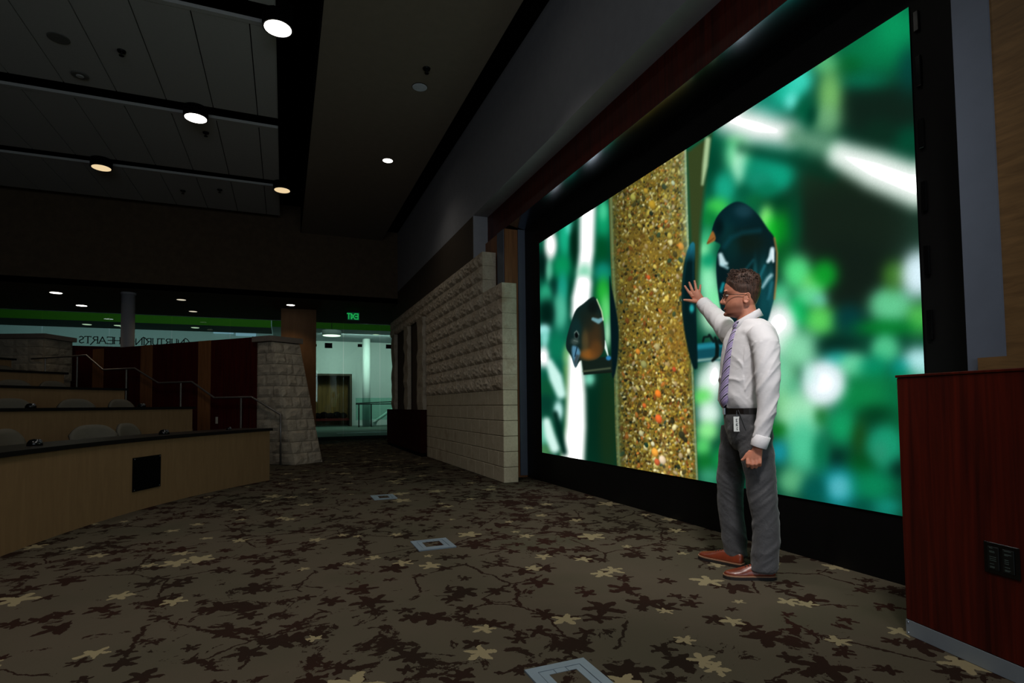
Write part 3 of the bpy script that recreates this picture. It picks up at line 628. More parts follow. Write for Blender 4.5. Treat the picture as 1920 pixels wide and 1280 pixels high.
for i, x in enumerate((.378, .432)):
    f = link('outlet_face', B((x, -.009, .397), (x+.042, -.0062, .485), .002), 'outlet_face', pl)
    bm = bmesh.new()
    for z in (.478, .466, .462, .445, .438, .431, .418, .408, .404): box(bm, (x+.008, -.0096, z), (x+.008+random.uniform(.012, .026), -.0091, z+.002))
    link('printed_lines', bm, 'print_grey', f)

# ================================================================ floor boxes
def floor_box(x0, x1, y0, y1, label, mat):
    e = empty('floor_box', ((x0+x1)/2, (y0+y1)/2, 0)); tag(e, label, 'floor box', 'metal floor boxes in the carpet')
    w_, h_ = (x1-x0)/2, (y1-y0)/2
    bm = bmesh.new()
    for a, b in (((-w_, -h_, 0), (w_, -h_+.04, .008)), ((-w_, h_-.04, 0), (w_, h_, .008)), ((-w_, -h_+.04, 0), (-w_+.04, h_-.04, .008)), ((w_-.04, -h_+.04, 0), (w_, h_-.04, .008))): box(bm, a, b)
    link('frame', bm, mat, e)
    bm = bmesh.new(); i_, j_ = w_-.043, h_-.043
    for a, b in (((-i_, -j_, 0), (i_, -j_+.035, .007)), ((-i_, j_-.03, 0), (-.028, j_, .007)), ((.028, j_-.03, 0), (i_, j_, .007)), ((-i_, -j_+.035, 0), (-i_+.03, j_-.03, .007)), ((i_-.03, -j_+.035, 0), (i_, j_-.03, .007))): box(bm, a, b)
    lid = link('lid', bm, mat, e); link('cable_flap', B((-.025, j_-.03, 0), (.025, j_+.002, .0072)), mat, lid)
    link('carpet_inset', B((-i_+.031, -j_+.036, 0), (i_-.031, j_-.031, .006)), 'carpet', lid)
floor_box(.88, 1.145, 1.78, 2.062, 'blue grey metal floor box cut by the bottom edge of the picture', 'plate_metal')
floor_box(.905, 1.185, 4.02, 4.32, 'metal floor box in the middle of the carpet', 'plate_metal')
floor_box(.935, 1.195, 6.38, 6.70, 'farthest and faintest metal floor box in the carpet', 'plate_metal')

# ================================================================ seating tiers
TX, TY, RISE = 5.39, 3.99, .325
RR = [7.36, 9.1, 10.75, 12.4, 14.05]; END = [139.25, 137.7, 137.3, 137.1, 136.9]
ORD = ['front', 'second', 'third', 'fourth', 'fifth']
for k in range(1, 5):
    bm = bmesh.new(); arc_strip(bm, TX, TY, RR[k]+.1, RR[k+1]+.1 if k < 4 else RR[k]+2.5, 0, RISE*k, 137.4-math.degrees(1.35/RR[k]), 200, 40)
    struct('floor_tier', bm, 'bulk_brown', ORD[k]+' raised seating tier')
for k in range(5):
    R, top = RR[k], .745+RISE*k; zb = max(0, RISE*(k-1)) if k else 0
    e = empty('curved_desk', (TX+R*math.cos(math.radians(150)), TY+R*math.sin(math.radians(150)), 0))
    tag(e, ORD[k]+' row curved tan desk with black counter, '+('beside the open carpet' if k == 0 else 'raised on its tier'), 'desk', 'curved tiered desks')
    off = e.location
    def part(nm, bm, mt, par=e):
        for v_ in bm.verts: v_.co -= off
        return link(nm, bm, mt, par)
    bm = bmesh.new(); arc_strip(bm, TX, TY, R, R+.03, zb, top-.035, END[k], 200, 60); fp = part('front_panel', bm, 'desk_tan')
    bm = bmesh.new(); arc_strip(bm, TX, TY, R+.03, R+.30, RISE*k, top-.036, END[k], END[k]+.35, 1); part('end_panel', bm, 'desk_tan')
    bm = bmesh.new(); arc_strip(bm, TX, TY, R-.015, R+.55, top-.012, top, END[k]-.25, 200, 60); ct = part('counter', bm, 'counter')
    bm = bmesh.new(); arc_strip(bm, TX, TY, R-.02, R+.01, top-.037, top+.001, END[k]-.3, 200, 60); part('counter_edge', bm, 'counter_edge')
    bm = bmesh.new(); arc_strip(bm, TX, TY, R+.01, R+.55, top-.037, top-.012, END[k]-.25, 200, 60); part('counter_base', bm, 'counter_edge')
    if k == 0:
        bm = bmesh.new(); arc_strip(bm, TX, TY, R-.010, R-.001, .2, .545, 154.5, 157.85, 6); ap = part('access_plate', bm, 'flat_black')
        for a_ in (154.65, 157.7):
            for z in (.215, .53):
                c_ = Vector((TX+(R-.011)*math.cos(math.radians(a_)), TY+(R-.011)*math.sin(math.radians(a_)), z)); bm = bmesh.new(); ellip(bm, c_, .006, .006, .006, 8, 4); part('screw', bm, 'metal', ap)

# chairs
def make_chair():
    e = empty('task_chair'); bm = bmesh.new(); n, m = 14, 8; g = []
    for j in range(m+1):
        t = j/m; row = []
        for i in range(n+1):
            s_ = -1+2*i/n; hw = .235*(1-.10*(1-t))
            topz = .875-.11*abs(s_)**3.2; botz = .50+.05*abs(s_)**2
            row.append((hw*s_*1.0, .0+.05*(1-s_*s_)+.05*t*t, botz+(topz-botz)*t))
        g.append(row)
    for off in (0, .035): pass
    va = [[bm.verts.new(p) for p in r] for r in g]; vb = [[bm.verts.new((x, y+.035, z-.004)) for x, y, z in r] for r in g]
    for j in range(m):
        for i in range(n):
            bm.faces.new((va[j][i], va[j][i+1], va[j+1][i+1], va[j+1][i])); bm.faces.new((vb[j][i], vb[j+1][i], vb[j+1][i+1], vb[j][i+1]))
    for i in range(n): bm.faces.new((va[0][i], vb[0][i], vb[0][i+1], va[0][i+1])); bm.faces.new((va[m][i], va[m][i+1], vb[m][i+1], vb[m][i]))
    for j in range(m): bm.faces.new((va[j][0], va[j+1][0], vb[j+1][0], vb[j][0])); bm.faces.new((va[j][n], vb[j][n], vb[j+1][n], va[j+1][n]))
    link('backrest', bm, 'chair', e, True)
    link('seat', B((-.235, -.44, .42), (.235, .0, .49), .025), 'chair', e)
    bm = bmesh.new(); tube(bm, [(0, .02, .43), (0, .085, .47), (0, .10, .62)], .022); link('back_support', bm, 'black', e)
    bm = bmesh.new(); lathe(bm, (0, -.2, .06), [(.03, 0), (.03, .2), (.022, .2), (.022, .36)], 12); link('pedestal', bm, 'black', e)
    for k in range(5):
        a = 2*math.pi*k/5; bm = bmesh.new(); tube(bm, [(0, -.2, .10), (.28*math.cos(a), -.2+.28*math.sin(a), .055)], [.022, .015], 8); lg = link('base_arm', bm, 'black', e)
        bm = bmesh.new(); lathe(bm, (.28*math.cos(a)-.012, -.2+.28*math.sin(a), .026), [(.024, 0), (.026, .012), (.024, .024)], 12, (1, 0, 0)); link('castor', bm, 'black', lg)
    return e
def dup(root):
    r = root.copy(); COL.objects.link(r)
    for ch in root.children:
        c = ch.copy(); COL.objects.link(c); c.parent = r
        for g_ in ch.children: d = g_.copy(); COL.objects.link(d); d.parent = c
    return r
chair0 = make_chair(); first = True
for k, x, y, tw, lb in ((0, -2.325, 6.647, 12, 'grey task chair behind the front desk, at the left edge'), (0, -1.943, 7.57, -26, 'grey task chair behind the front desk, turned, left of the neighbouring chair'), (0, -1.685, 8.055, 14, 'grey task chair behind the front desk, nearest the aisle'),
                        (1, -3.178, 8.95, -20, 'grey task chair behind the second desk, at the left edge'), (1, -2.701, 9.694, -15, 'grey task chair behind the second desk, low in the middle'), (1, -2.271, 10.26, 10, 'grey task chair behind the second desk, nearest the aisle'),
                        (2, -3.85, 10.92, -12, 'grey task chair behind the third desk, left one'), (2, -3.48, 11.40, 5, 'grey task chair behind the third desk, right one'), (3, -4.621, 12.594, 0, 'grey task chair behind the fourth desk, at the left edge')):
    c = chair0 if first else dup(chair0); first = False
    c.location = (x, y, RISE*k); c.rotation_euler = (0, 0, math.atan2(y-TY, x-TX)-math.pi/2+math.radians(tw))
    tag(c, lb, 'chair', 'task chairs behind the curved desks')
# desk microphones
for k, a_, lb in ((0, 165.15, 'small black desk unit with silver badge on the front counter, left one'), (0, 151.6, 'small black desk unit with silver badge on the front counter, right one'), (0, 143.2, 'small desk unit with pale top near the end of the front counter'), (1, 151.6, 'small black desk unit on the second counter, left one'), (1, 141.85, 'small black desk unit on the second counter, right one')):
    r_ = RR[k]+.24; p = Vector((TX+r_*math.cos(math.radians(a_)), TY+r_*math.sin(math.radians(a_)), .745+RISE*k)); e = empty('desk_unit', p); tag(e, lb, 'desk unit', 'desk units on the counters')
    sc_ = .5 if a_ == 143.2 else .8
    bm = bmesh.new(); lathe(bm, (0, 0, 0), [(.07*sc_, 0), (.068*sc_, .03*sc_), (.045*sc_, .062*sc_), (.01, .072*sc_)], 18); link('dome', bm, 'gloss_black', e, True)
    d = Vector((TX, TY, 0))-p; d.z = 0; d.normalize(); bm = bmesh.new(); c_ = d*.058*sc_+Vector((0, 0, .045*sc_)); lathe(bm, c_-d*.006, [(.018, 0), (.018, .008), (.012, .01)], 12, d+Vector((0, 0, .5))); link('badge', bm, 'metal', e)

# ================================================================ red tier wall, stone piers, handrail
wd = Vector((-.7071, .7071, 0)); wn_ = Vector((-.7071, -.7071, 0)); W0 = Vector((-.47, 11.475, 0))
tw = empty('wall_tier', W0); tag(tw, 'dark red wood wall with brown strips along the aisle', kind='structure')
def wall_seg(nm, t0, t1, z0, z1, th, mt, off=0):
    bm = bmesh.new(); a, b = wd*t0, wd*t1; o_ = wn_*off
    loft(bm, [[a+o_+Vector((0, 0, z0)), a+o_-wn_*th+Vector((0, 0, z0)), a+o_-wn_*th+Vector((0, 0, z1)), a+o_+Vector((0, 0, z1))], [b+o_+Vector((0, 0, z0)), b+o_-wn_*th+Vector((0, 0, z0)), b+o_-wn_*th+Vector((0, 0, z1)), b+o_+Vector((0, 0, z1))]])
    return link(nm, bm, mt, tw)
ts = [0, 1.22, 1.56, 2.92, 3.28, 4.51, 4.88, 5.5]
for i, (a, b) in enumerate(zip(ts, ts[1:])):
    if i % 2 == 0: wall_seg('red_panel', a, b-.004, 0, 2.37, .10, 'red_dark')
    else: wall_seg('brown_strip', a, b-.004, 0, 2.37, .11, 'brown_wood', .012)
plain('outlet_white', (190, 185, 170), .5)
p = wd*1.03+wn_*.004; bm = bmesh.new(); u_ = wd*.028; loft(bm, [[p-u_+Vector((0, 0, .74)), p+u_+Vector((0, 0, .74)), p+u_+Vector((0, 0, .87)), p-u_+Vector((0, 0, .87))], [q+wn_*.008 for q in (p-u_+Vector((0, 0, .74)), p+u_+Vector((0, 0, .74)), p+u_+Vector((0, 0, .87)), p-u_+Vector((0, 0, .87)))]])
link('outlet_cover', bm, 'outlet_white', tw)

# battered stone pier at the foot of the aisle
A = Vector((-.7071, .7071, 0)); E1 = Vector((.81, .59, 0)).normalized()
pr = empty('stone_pier', (.19, 10.815, 0)); tag(pr, 'battered pier of rough pale stones with flat cap at the aisle foot', 'pier')
LEAN = .57/2.26
bm = bmesh.new()
def pier_pt(a, e_, z): return A*(a+LEAN*z)+E1*e_+Vector((0, 0, z))
bm = bmesh.new(); loft(bm, [[pier_pt(.03, .02, 0), Vector(A*.95+E1*.02), Vector(A*.95+E1*.59), pier_pt(.03, .59, 0)], [pier_pt(.03, .02, 2.25), A*.95+E1*.02+Vector((0, 0, 2.25)), A*.95+E1*.59+Vector((0, 0, 2.25)), pier_pt(.03, .59, 2.25)]]); link('core', bm, 'stone_pier', pr)
def stone(c00, c10, c11, c01, out, depth, seed):
    bm = bmesh.new(); n, m = 5, 4; off = Vector((seed*3.7, seed*1.3, seed*7.1)); g = []
    for j in range(m+1):
        row = []
        for i in range(n+1):
            s_, t = i/n, j/m; p = (c00*(1-s_)+c10*s_)*(1-t)+(c01*(1-s_)+c11*s_)*t
            k_ = (1 if 0 < i < n else 0)*(1 if 0 < j < m else 0); nv = .5+noise.noise(p*9+off)*.9
            row.append(bm.verts.new(p+out*(depth*max(.1, nv)*k_)))
        g.append(row)
    for j in range(m):
        for i in range(n): bm.faces.new((g[j][i], g[j][i+1], g[j+1][i+1], g[j+1][i]))
    bb = [bm.verts.new(p.co-out*.06) for p in (g[0][0], g[0][n], g[m][n], g[m][0])]
    for a_, q in ((g[0], (1, 0)), (g[m], (2, 3)), ([r[0] for r in g], (3, 0)), ([r[n] for r in g], (2, 1))): bm.faces.new([*a_, bb[q[0]], bb[q[1]]])
    return bm
rs = random.Random(5); NL = Vector((-.7071, -.7071, 0)); NE = (-A+Vector((0, 0, LEAN))).normalized()
rows = 11; hh = 2.26/rows; sd_ = 0
for r in range(rows):
    z0, z1 = r*hh+.004, (r+1)*hh-.004
    cuts = sorted([0, .61]+([.2+rs.uniform(-.05, .05), .4+rs.uniform(-.05, .05)] if r % 2 else [.3+rs.uniform(-.1, .1)]))
    for a, b in zip(cuts, cuts[1:]):
        sd_ += 1; link('stone', stone(pier_pt(0, a+.004, z0), pier_pt(0, b-.004, z0), pier_pt(0, b-.004, z1), pier_pt(0, a+.004, z1), NE, .035, sd_), 'stone_pier', pr)
    Lq = .93-LEAN*z0; cuts = [0, Lq*rs.uniform(.35, .65), Lq]
    for a, b in zip(cuts, cuts[1:]):
        sd_ += 1; f0 = lambda q, z: (A*(q+LEAN*z) if q == 0 else A*(q+LEAN*z0))+Vector((0, 0, z))
        link('stone', stone(f0(b, z0)-A*.004, f0(a, z0)+A*.004, f0(a, z1)+A*.004, f0(b, z1)-A*.004, NL, .03, sd_), 'stone_pier', pr)
bm = bmesh.new(); c = [pier_pt(-.03, -.06, 2.27), A*1.0+E1*-.06+Vector((0, 0, 2.27)), A*1.0+E1*.66+Vector((0, 0, 2.27)), pier_pt(-.03, .66, 2.27)]; loft(bm, [c, [q+Vector((0, 0, .10)) for q in c]]); link('cap', bm, 'cap_stone', pr)
# rear stone pier
pb = empty('stone_pier', (-5.38, 16.74, 0)); tag(pb, 'dark stone pier with flat cap at the top of the tiers', 'pier')
d1 = Vector((-.93, .37, 0)); d2 = Vector((.37, .93, 0))
bm = bmesh.new(); c = [Vector(), d1*1.06, d1*1.06+d2*.84, d2*.84]; loft(bm, [c, [q+Vector((0, 0, 2.77)) for q in c]]); link('core', bm, 'stone_pier', pb)
sd_ = 100
for r in range(5):
    z0, z1 = 1.77+.2*r+.004, 1.77+.2*(r+1)-.004
    for (dd, ln, nn, cnt) in ((d1, 1.06, -d2, 3), (d2, .84, -d1, 2)):
        for q in range(cnt):
            a, b = ln*q/cnt+.004, ln*(q+1)/cnt-.004; sd_ += 1; up = Vector((0, 0, 1)); o_ = nn*.03
            link('stone', stone(dd*a+up*z0+o_, dd*b+up*z0+o_, dd*b+up*z1+o_, dd*a+up*z1+o_, nn, .02, sd_), 'stone_pier', pb)
bm = bmesh.new(); c = [-d1*.08-d2*.08, d1*1.14-d2*.08, d1*1.14+d2*.92, -d1*.08+d2*.92]; loft(bm, [[q+Vector((0, 0, 2.775)) for q in c], [q+Vector((0, 0, 2.885)) for q in c]]); link('cap', bm, 'cap_stone', pb)
struct('wall_tier_rear', B((-13, 18.1, 0), (-3.6, 18.2, 2.74)), 'red_dark', 'dark red wood wall at the top of the tiers')

# handrail
plain('rail_metal', (130, 126, 122), .35, .6)
hr = empty('handrail', (-.05, 10.94, 0)); tag(hr, 'stepped metal handrail climbing the aisle beside the red wall', 'handrail')
RP = [(-.05, 10.94, 0), (-.053, 10.943, .911), (-.555, 11.445, 1.24), (-1.241, 12.131, 1.24), (-1.681, 12.571, 1.565), (-2.373, 13.263, 1.567), (-2.892, 13.782, 1.892), (-3.621, 14.511, 1.893), (-4.046, 14.936, 2.24), (-4.829, 15.719, 2.24), (-5.5, 16.39, 2.245)]
RQ = [Vector(p)-hr.location for p in RP]
bm = bmesh.new(); tube(bm, RQ, .019, 10); link('rail', bm, 'rail_metal', hr, True)
for x, y, z in ((-.746, 11.636, 1.24), (-1.906, 12.796, 1.566), (-3.084, 13.974, 1.892), (-4.274, 15.164, 2.238), (-5.117, 16.007, 2.238)):
    q = Vector((x, y, z))-hr.location; bm = bmesh.new(); tube(bm, [q-Vector((0, 0, .94)), q], .017, 8); link('post', bm, 'rail_metal', hr)

# ================================================================ columns, back glass, lobby
col = empty('round_column', (-3.32, 15.1, 0)); tag(col, 'slim round white column in front of the glass wall', 'column')
bm = bmesh.new(); lathe(bm, (0, 0, 0), [(.135, 0), (.135, 3.705)], 28); link('shaft', bm, 'column_white', col, True); bm = bmesh.new(); lathe(bm, (0, 0, 3.66), [(.15, 0), (.15, .045)], 28); link('collar', bm, 'column_white', col)
struct('wall_column', B((-.084, 16.2, 0), (.812, 16.8, 3.71)), 'column_tan', 'square brown column lit by a downlight')
gw = empty('window_2', (0, 18.5, 0)); tag(gw, 'green tinted glass wall between hall and lobby', kind='structure')
xs = [-13.5+1.5*i for i in range(10)]+[.81, 1.75, 2.9, 4.0]
for a, b in zip(xs, xs[1:]): link('pane', B((a+.004, -.006, .09), (b-.004, .006, 3.705)), 'glass', gw)
link('bottom_rail', B((-13.5, -.03, 0), (4, .03, .09)), 'lobby_dark', gw)
for px0, px1, py0, py1 in ((609, 623, 643, 652), (671, 679, 645, 650), (724, 738, 646, 653), (592, 594, 645, 649)):
    a, b = at(px0, py1, 1, 18.47), at(px1, py0, 1, 18.47); link('patch_fitting', B((a.x, -.035, a.z), (b.x, .012, b.z)), 'black', gw)
struct('wall_lobby_back', B((-14, 31, 0), (9, 31.2, 5.5)), 'lobby_white', 'white wall across the lobby')
struct('wall_lobby_side', B((9, 18.5, 0), (9.2, 31, 5.5)), 'lobby_white', 'white side wall of the lobby')
struct('ceiling_lobby', B((-.5, 26.05, 4.5), (9, 31, 4.6)), 'lobby_grey', 'grey lobby ceiling')
LW0, LW1 = at(160, 601, 2, 4.25).y, at(160, 614, 2, 4.25).y
struct('ceiling_lobby_west', B((-14, LW0+.05, 4.25), (-.5, LW1, 4.35)), 'lobby_dark', 'dark lobby ceiling')
struct('ceiling_lobby_front', B((-14, 18.5, 5.4), (9, 26, 5.5)), 'lobby_dark', 'dark upper lobby ceiling')
struct('trim_10', B((-.5, 26, 4.5), (9, 26.05, 5.5)), 'lobby_green', 'bright green lobby fascia')
struct('trim_11', B((-14, LW0, 4.25), (-.5, LW0+.05, 5.4)), 'lobby_green', 'green lobby fascia above the lettering')
struct('trim_12', B((-14, 18.5, 3.71), (4, 18.6, 5.4)), 'lobby_dark', 'dark head above the glass wall')
# lobby objects
lb = empty('wood_booth', (2.3, 30, 0)); tag(lb, 'open fronted golden wood booth in the lobby behind the glass', 'booth')
for nm, a, b in (('side', (-.95, 0, 0), (-.88, .95, 2.72)), ('side', (.86, 0, 0), (.97, .95, 2.72)), ('roof', (-.88, 0, 2.62), (.86, .95, 2.72))): link(nm, B(a, b), 'box_dark', lb)
for i in range(8): link('back_plank', B((-.88+.2175*i, .88, .05), (-.88+.2175*(i+1)-.008, .95, 2.62)), 'box_wood', lb)
link('bench', B((-.88, .35, .30), (.86, .87, .42)), 'red_dark', lb)
bm = bmesh.new()
for i in range(5): ellip(bm, (-.7+.32*i, .55, .55+.05*(i % 2)), .22, .18, .17, 10, 6)
link('dark_cushion', bm, 'flat_black', lb)
lc = empty('lobby_column', (3.92, 29.4, 0)); tag(lc, 'round white lobby column with diagonal brace', 'column')
bm = bmesh.new(); lathe(bm, (0, 0, 0), [(.20, 0), (.20, 4.49)], 20); link('shaft', bm, 'lobby_white', lc, True)
bm = bmesh.new(); tube(bm, [(.35, -.1, .2), (1.9, -.1, 1.28)], .075, 10); link('brace', bm, 'lobby_white', lc)
bm = bmesh.new(); lathe(bm, (.35, -.06, .2), [(.16, 0), (.18, .02), (.16, .06)], 14, (0, -1, 0)); link('brace_joint', bm, 'lobby_white', lc)
lr = empty('lobby_railing', (4.4, 28.6, 0)); tag(lr, 'dark lobby railing behind the white column', 'railing')
link('glass_panel', B((-1.1, .03, .35), (1.4, .05, 1.45)), 'glass', lr)
for z in (1.14, 1.18): bm = bmesh.new(); tube(bm, [(-1.1, 0, z), (1.4, 0, z+(.10 if z > 1.15 else 0))], .025, 8); link('rail', bm, 'black', lr)
for x in (-.95, -.35, .9): bm = bmesh.new(); tube(bm, [(x, 0, 0), (x, 0, 1.14)], .03, 8); link('post', bm, 'black', lr)
pd = at(622, 622, 1, 22); pn = empty('pendant_lamp', (pd.x, 22, 0)); tag(pn, 'round drum pendant lamp glowing in the lobby', 'lamp')
bm = bmesh.new(); lathe(bm, (0, 0, 3.72), [(.33, 0), (.35, .02), (.35, .17), (.33, .19)], 28); link('drum', bm, 'lobby_white', pn, True)
bm = bmesh.new(); lathe(bm, (0, 0, 3.705), [(.31, 0), (.33, .012)], 28); link('diffuser', bm, 'pend_glow', pn); bm = bmesh.new(); tube(bm, [(0, 0, 3.9), (0, 0, 5.39)], .012, 6); link('cord', bm, 'black', pn)
th = at(680, 811, 2, 0); tag(link('sun_streak_strip', B((1.9, th.y-.12, 0), (5.0, th.y+.12, .012)), 'metal'), 'polished metal strip standing in for the sun streak on the lobby floor', 'sun_streak')  # reflective strip added in place of a streak of sunlight on the floor
for px, py, z, lbl in ((163, 608, 4.249, 'left of the white column'), (366, 614, 4.249, 'right of the white column'), (222, 610, 4.249, 'touching the white column'), (705, 627, 4.499, 'right of the pendant lamp')):
    q = at(px, py, 2, z); r_ = .15
    e = empty('lobby_downlight', (q.x, q.y, z)); tag(e, 'small lobby downlight seen through the glass, '+lbl, 'ceiling light', 'lobby downlights')
    bm = bmesh.new(); lathe(bm, (0, 0, -.012), [(r_*.9, 0), (r_, .011)], 16); link('lens', bm, 'can_dim', e)
a, b = at(442, 629, 1, 30.9), at(480, 624, 1, 30.9); struct('window_3', B((a.x, 30.9, a.z), (b.x, 30.95, b.z)), 'blue_window', 'strip of pale blue daylight window in the lobby')
a, b = at(400, 624.5, 1, 30.9), at(438, 621, 1, 30.9); struct('window_4', B((a.x, 30.9, a.z), (b.x, 30.95, b.z)), 'blue_window', 'thin strip of pale blue daylight window in the lobby')

# exit sign, seen from behind
STR = {'E': [((0, 0), (0, 1)), ((0, 0), (.6, 0)), ((0, .5), (.5, .5)), ((0, 1), (.6, 1))], 'X': [((0, 0), (.65, 1)), ((0, 1), (.65, 0))], 'I': [((.1, 0), (.1, 1))], 'T': [((.32, 0), (.32, 1)), ((0, 1), (.64, 1))],
       'H': [((.05, 0), (.05, 1)), ((.65, 0), (.65, 1)), ((.05, .5), (.65, .5))], 'A': [((0, 0), (.36, 1)), ((.72, 0), (.36, 1)), ((.14, .36), (.58, .36))], 'R': [((.05, 0), (.05, 1)), ((.05, 1), (.4, .98)), ((.4, .98), (.52, .76)), ((.52, .76), (.38, .54)), ((.38, .54), (.05, .52)), ((.3, .52), (.78, -.22))],
       'S': [((.48, .86), (.3, 1)), ((.3, 1), (.08, .86)), ((.08, .86), (.12, .62)), ((.12, .62), (.44, .40)), ((.44, .40), (.46, .14)), ((.46, .14), (.26, 0)), ((.26, 0), (.02, .14))], 'U': [((.05, 1), (.05, .25)), ((.05, .25), (.2, .02)), ((.2, .02), (.45, .02)), ((.45, .02), (.6, .25)), ((.6, .25), (.6, 1))],
       'N': [((.05, 0), (.05, 1)), ((.05, 1), (.68, 0)), ((.68, 0), (.68, 1))], 'G': [((.62, .84), (.4, 1)), ((.4, 1), (.12, .86)), ((.12, .86), (.02, .5)), ((.02, .5), (.12, .14)), ((.12, .14), (.4, 0)), ((.4, 0), (.66, .1)), ((.66, .1), (.66, .45)), ((.5, .45), (.78, .45))],
       'Q': [((.05, 0), (.05, 1)), ((.05, 1), (.72, -.02)), ((.72, 0), (.72, .9)), ((.05, 1), (-.10, 1.16)), ((-.10, 1.16), (-.34, 1.0)), ((-.34, 1.0), (-.55, .62))]}
SERIF = {'T': [((0, 1), (0, .86)), ((.64, 1), (.64, .86)), ((.2, 0), (.44, 0))], 'H': [((-.05, 0), (.15, 0)), ((-.05, 1), (.15, 1)), ((.55, 0), (.75, 0)), ((.55, 1), (.75, 1))], 'I': [((0, 0), (.2, 0)), ((0, 1), (.2, 1))], 'A': [((-.08, 0), (.1, 0)), ((.62, 0), (.82, 0))], 'R': [((-.04, 0), (.16, 0))], 'U': [((-.05, 1), (.15, 1)), ((.5, 1), (.7, 1))], 'E': [((.6, 0), (.6, .14)), ((.6, 1), (.6, .86))]}
ADV = {'I': .28, 'E': .72, 'X': .72, 'T': .7, 'H': .8, 'A': .8, 'R': .72, 'S': .62, 'U': .75, 'N': .84, 'G': .9, 'Q': .86}
def letter(ch, x0, z0, sz, yy, th, mirror, serif):
    bm = bmesh.new()
    for (p, q), tk in [(s_, th) for s_ in STR[ch]]+([(s_, th*.55) for s_ in SERIF.get(ch, [])] if serif else []):
        P_, Q_ = Vector((x0+mirror*p[0]*sz, yy, z0+p[1]*sz)), Vector((x0+mirror*q[0]*sz, yy, z0+q[1]*sz)); d = (Q_-P_).normalized(); nrm = Vector((-d.z, 0, d.x))*tk/2; P_ -= d*tk*.3; Q_ += d*tk*.3
        loft(bm, [[P_+nrm, P_-nrm, P_-nrm+Vector((0, .006, 0)), P_+nrm+Vector((0, .006, 0))], [Q_+nrm, Q_-nrm, Q_-nrm+Vector((0, .006, 0)), Q_+nrm+Vector((0, .006, 0))]])
    return bm
ex = empty('exit_sign', (1.78, 16, 3.55)); tag(ex, 'green glowing EXIT sign read from behind, hung under the back ceiling', 'sign')
k = N('exit_plate'); k.b.inputs['Base Color'].default_value = (.01, .05, .03, 1); k.b.inputs['Emission Color'].default_value = (.0, .10, .04, 1); k.b.inputs['Emission Strength'].default_value = .35; MATS['exit_plate'] = k.m
link('plate', B((-.16, 0, -.105), (.16, .008, .105)), 'exit_plate', ex); link('canopy', B((-.17, -.02, .105), (.17, .03, .16)), 'black', ex)
x = .125
for ch in 'EXIT': link('letter', letter(ch, x, -.075, .145, -.008, .026, -1, False), 'exit_green', ex); x -= ADV[ch]*.118
# lettering on the glass, read from behind
ls = empty('glass_lettering', (0, 18.46, 0)); tag(ls, 'dark serif lettering NURTURING HEARTS read backwards on the lobby glass', 'lettering')
def word(txt, xr, xl, z0, sz):
    tot = sum(ADV[c] for c in txt); sx = (xr-xl)/tot; x = xr
    for ch in txt:
        bm = letter(ch, 0, 0, sz, 0, .022, -1, True)
        for v_ in bm.verts: v_.co.x = v_.co.x*(sx/sz)+x; v_.co.z += z0
        link('letter', bm, 'letter', ls); x -= ADV[ch]*sx
word('QURTURIQG', at(346, 640, 1, 18.46).x, at(237, 640, 1, 18.46).x, 2.84, .19)
word('HEARTS', at(226, 640, 1, 18.46).x, at(146, 640, 1, 18.46).x, 2.85, .185)

# spotlight added under the soffit to brighten the presenter, above and behind the camera's left, out of the picture
sl = empty('presenter_fill_spot', (1.05, .2, 5.35)); tag(sl, 'added black spotlight under the soffit that brightens the presenter', 'spotlight')
tgt = Vector((2.55, 2.72, 1.25)); dirv = (tgt-Vector((1.05, .2, 5.0))).normalized()
bm = bmesh.new(); tube(bm, [(0, 0, 0), (0, 0, -.22)], .02); link('stem', bm, 'black', sl)
bm = bmesh.new(); lathe(bm, Vector((0, 0, -.30))-dirv*.12, [(.05, 0), (.085, .02), (.09, .26), (.08, .26), (.075, .2)], 20, dirv); link('barrel', bm, 'black', sl)
sp = bpy.data.lights.new('spot_beam', 'SPOT'); sp.energy = 520; sp.color = (1, .96, .92); sp.spot_size = math.radians(40); sp.spot_blend = .9; sp.shadow_soft_size = .25
so = bpy.data.objects.new('spot_beam', sp); COL.objects.link(so); so.location = Vector((1.05, .2, 5.05))+dirv*.2; so.rotation_euler = dirv.to_track_quat('-Z', 'Y').to_euler()

# ================================================================ the presenter
OX = Vector((2.6, 2.7, 0)); LA = Vector((-.70711, .70711, 0)); DB = Vector((.70711, .70711, 0)); UP = Vector((0, 0, 1))
def Mn(a, b, z): return LA*a+DB*b+UP*z                       # a = forward (picture left), b = away from the camera, z = up
def hp(x, y, dep): return pix(x, y, dep)-OX
man = empty('person', OX); tag(man, 'man in white shirt, striped tie and grey trousers reaching towards the screen', 'person')
k = N('skin'); nz = k.noise(k.co(), 22, 4); gp = k.n('ShaderNodeNewGeometry'); sx_ = k.n('ShaderNodeSeparateXYZ'); k.l(gp.outputs['Position'], sx_.inputs[0])
dp_ = k.n('ShaderNodeVectorMath', operation='DOT_PRODUCT'); k.l(gp.outputs['Position'], dp_.inputs[0]); dp_.inputs[1].default_value = LA
def band(v, lo, hi):
    m_ = k.n('ShaderNodeMapRange'); m_.interpolation_type = 'SMOOTHSTEP'; m_.inputs[1].default_value = lo; m_.inputs[2].default_value = hi; k.l(v, m_.inputs[0]); return m_.outputs[0]
beard = k.math('MULTIPLY', k.math('MULTIPLY', k.math('SUBTRACT', 1, band(sx_.outputs[2], 1.636, 1.676)), band(sx_.outputs[2], 1.570, 1.60)), band(dp_.outputs['Value'], OX.dot(LA)-.085, OX.dot(LA)-.045))
tone_ = k.ramp(nz.outputs[0], [(.3, srgb((198, 126, 100))), (.7, srgb((214, 144, 116)))])
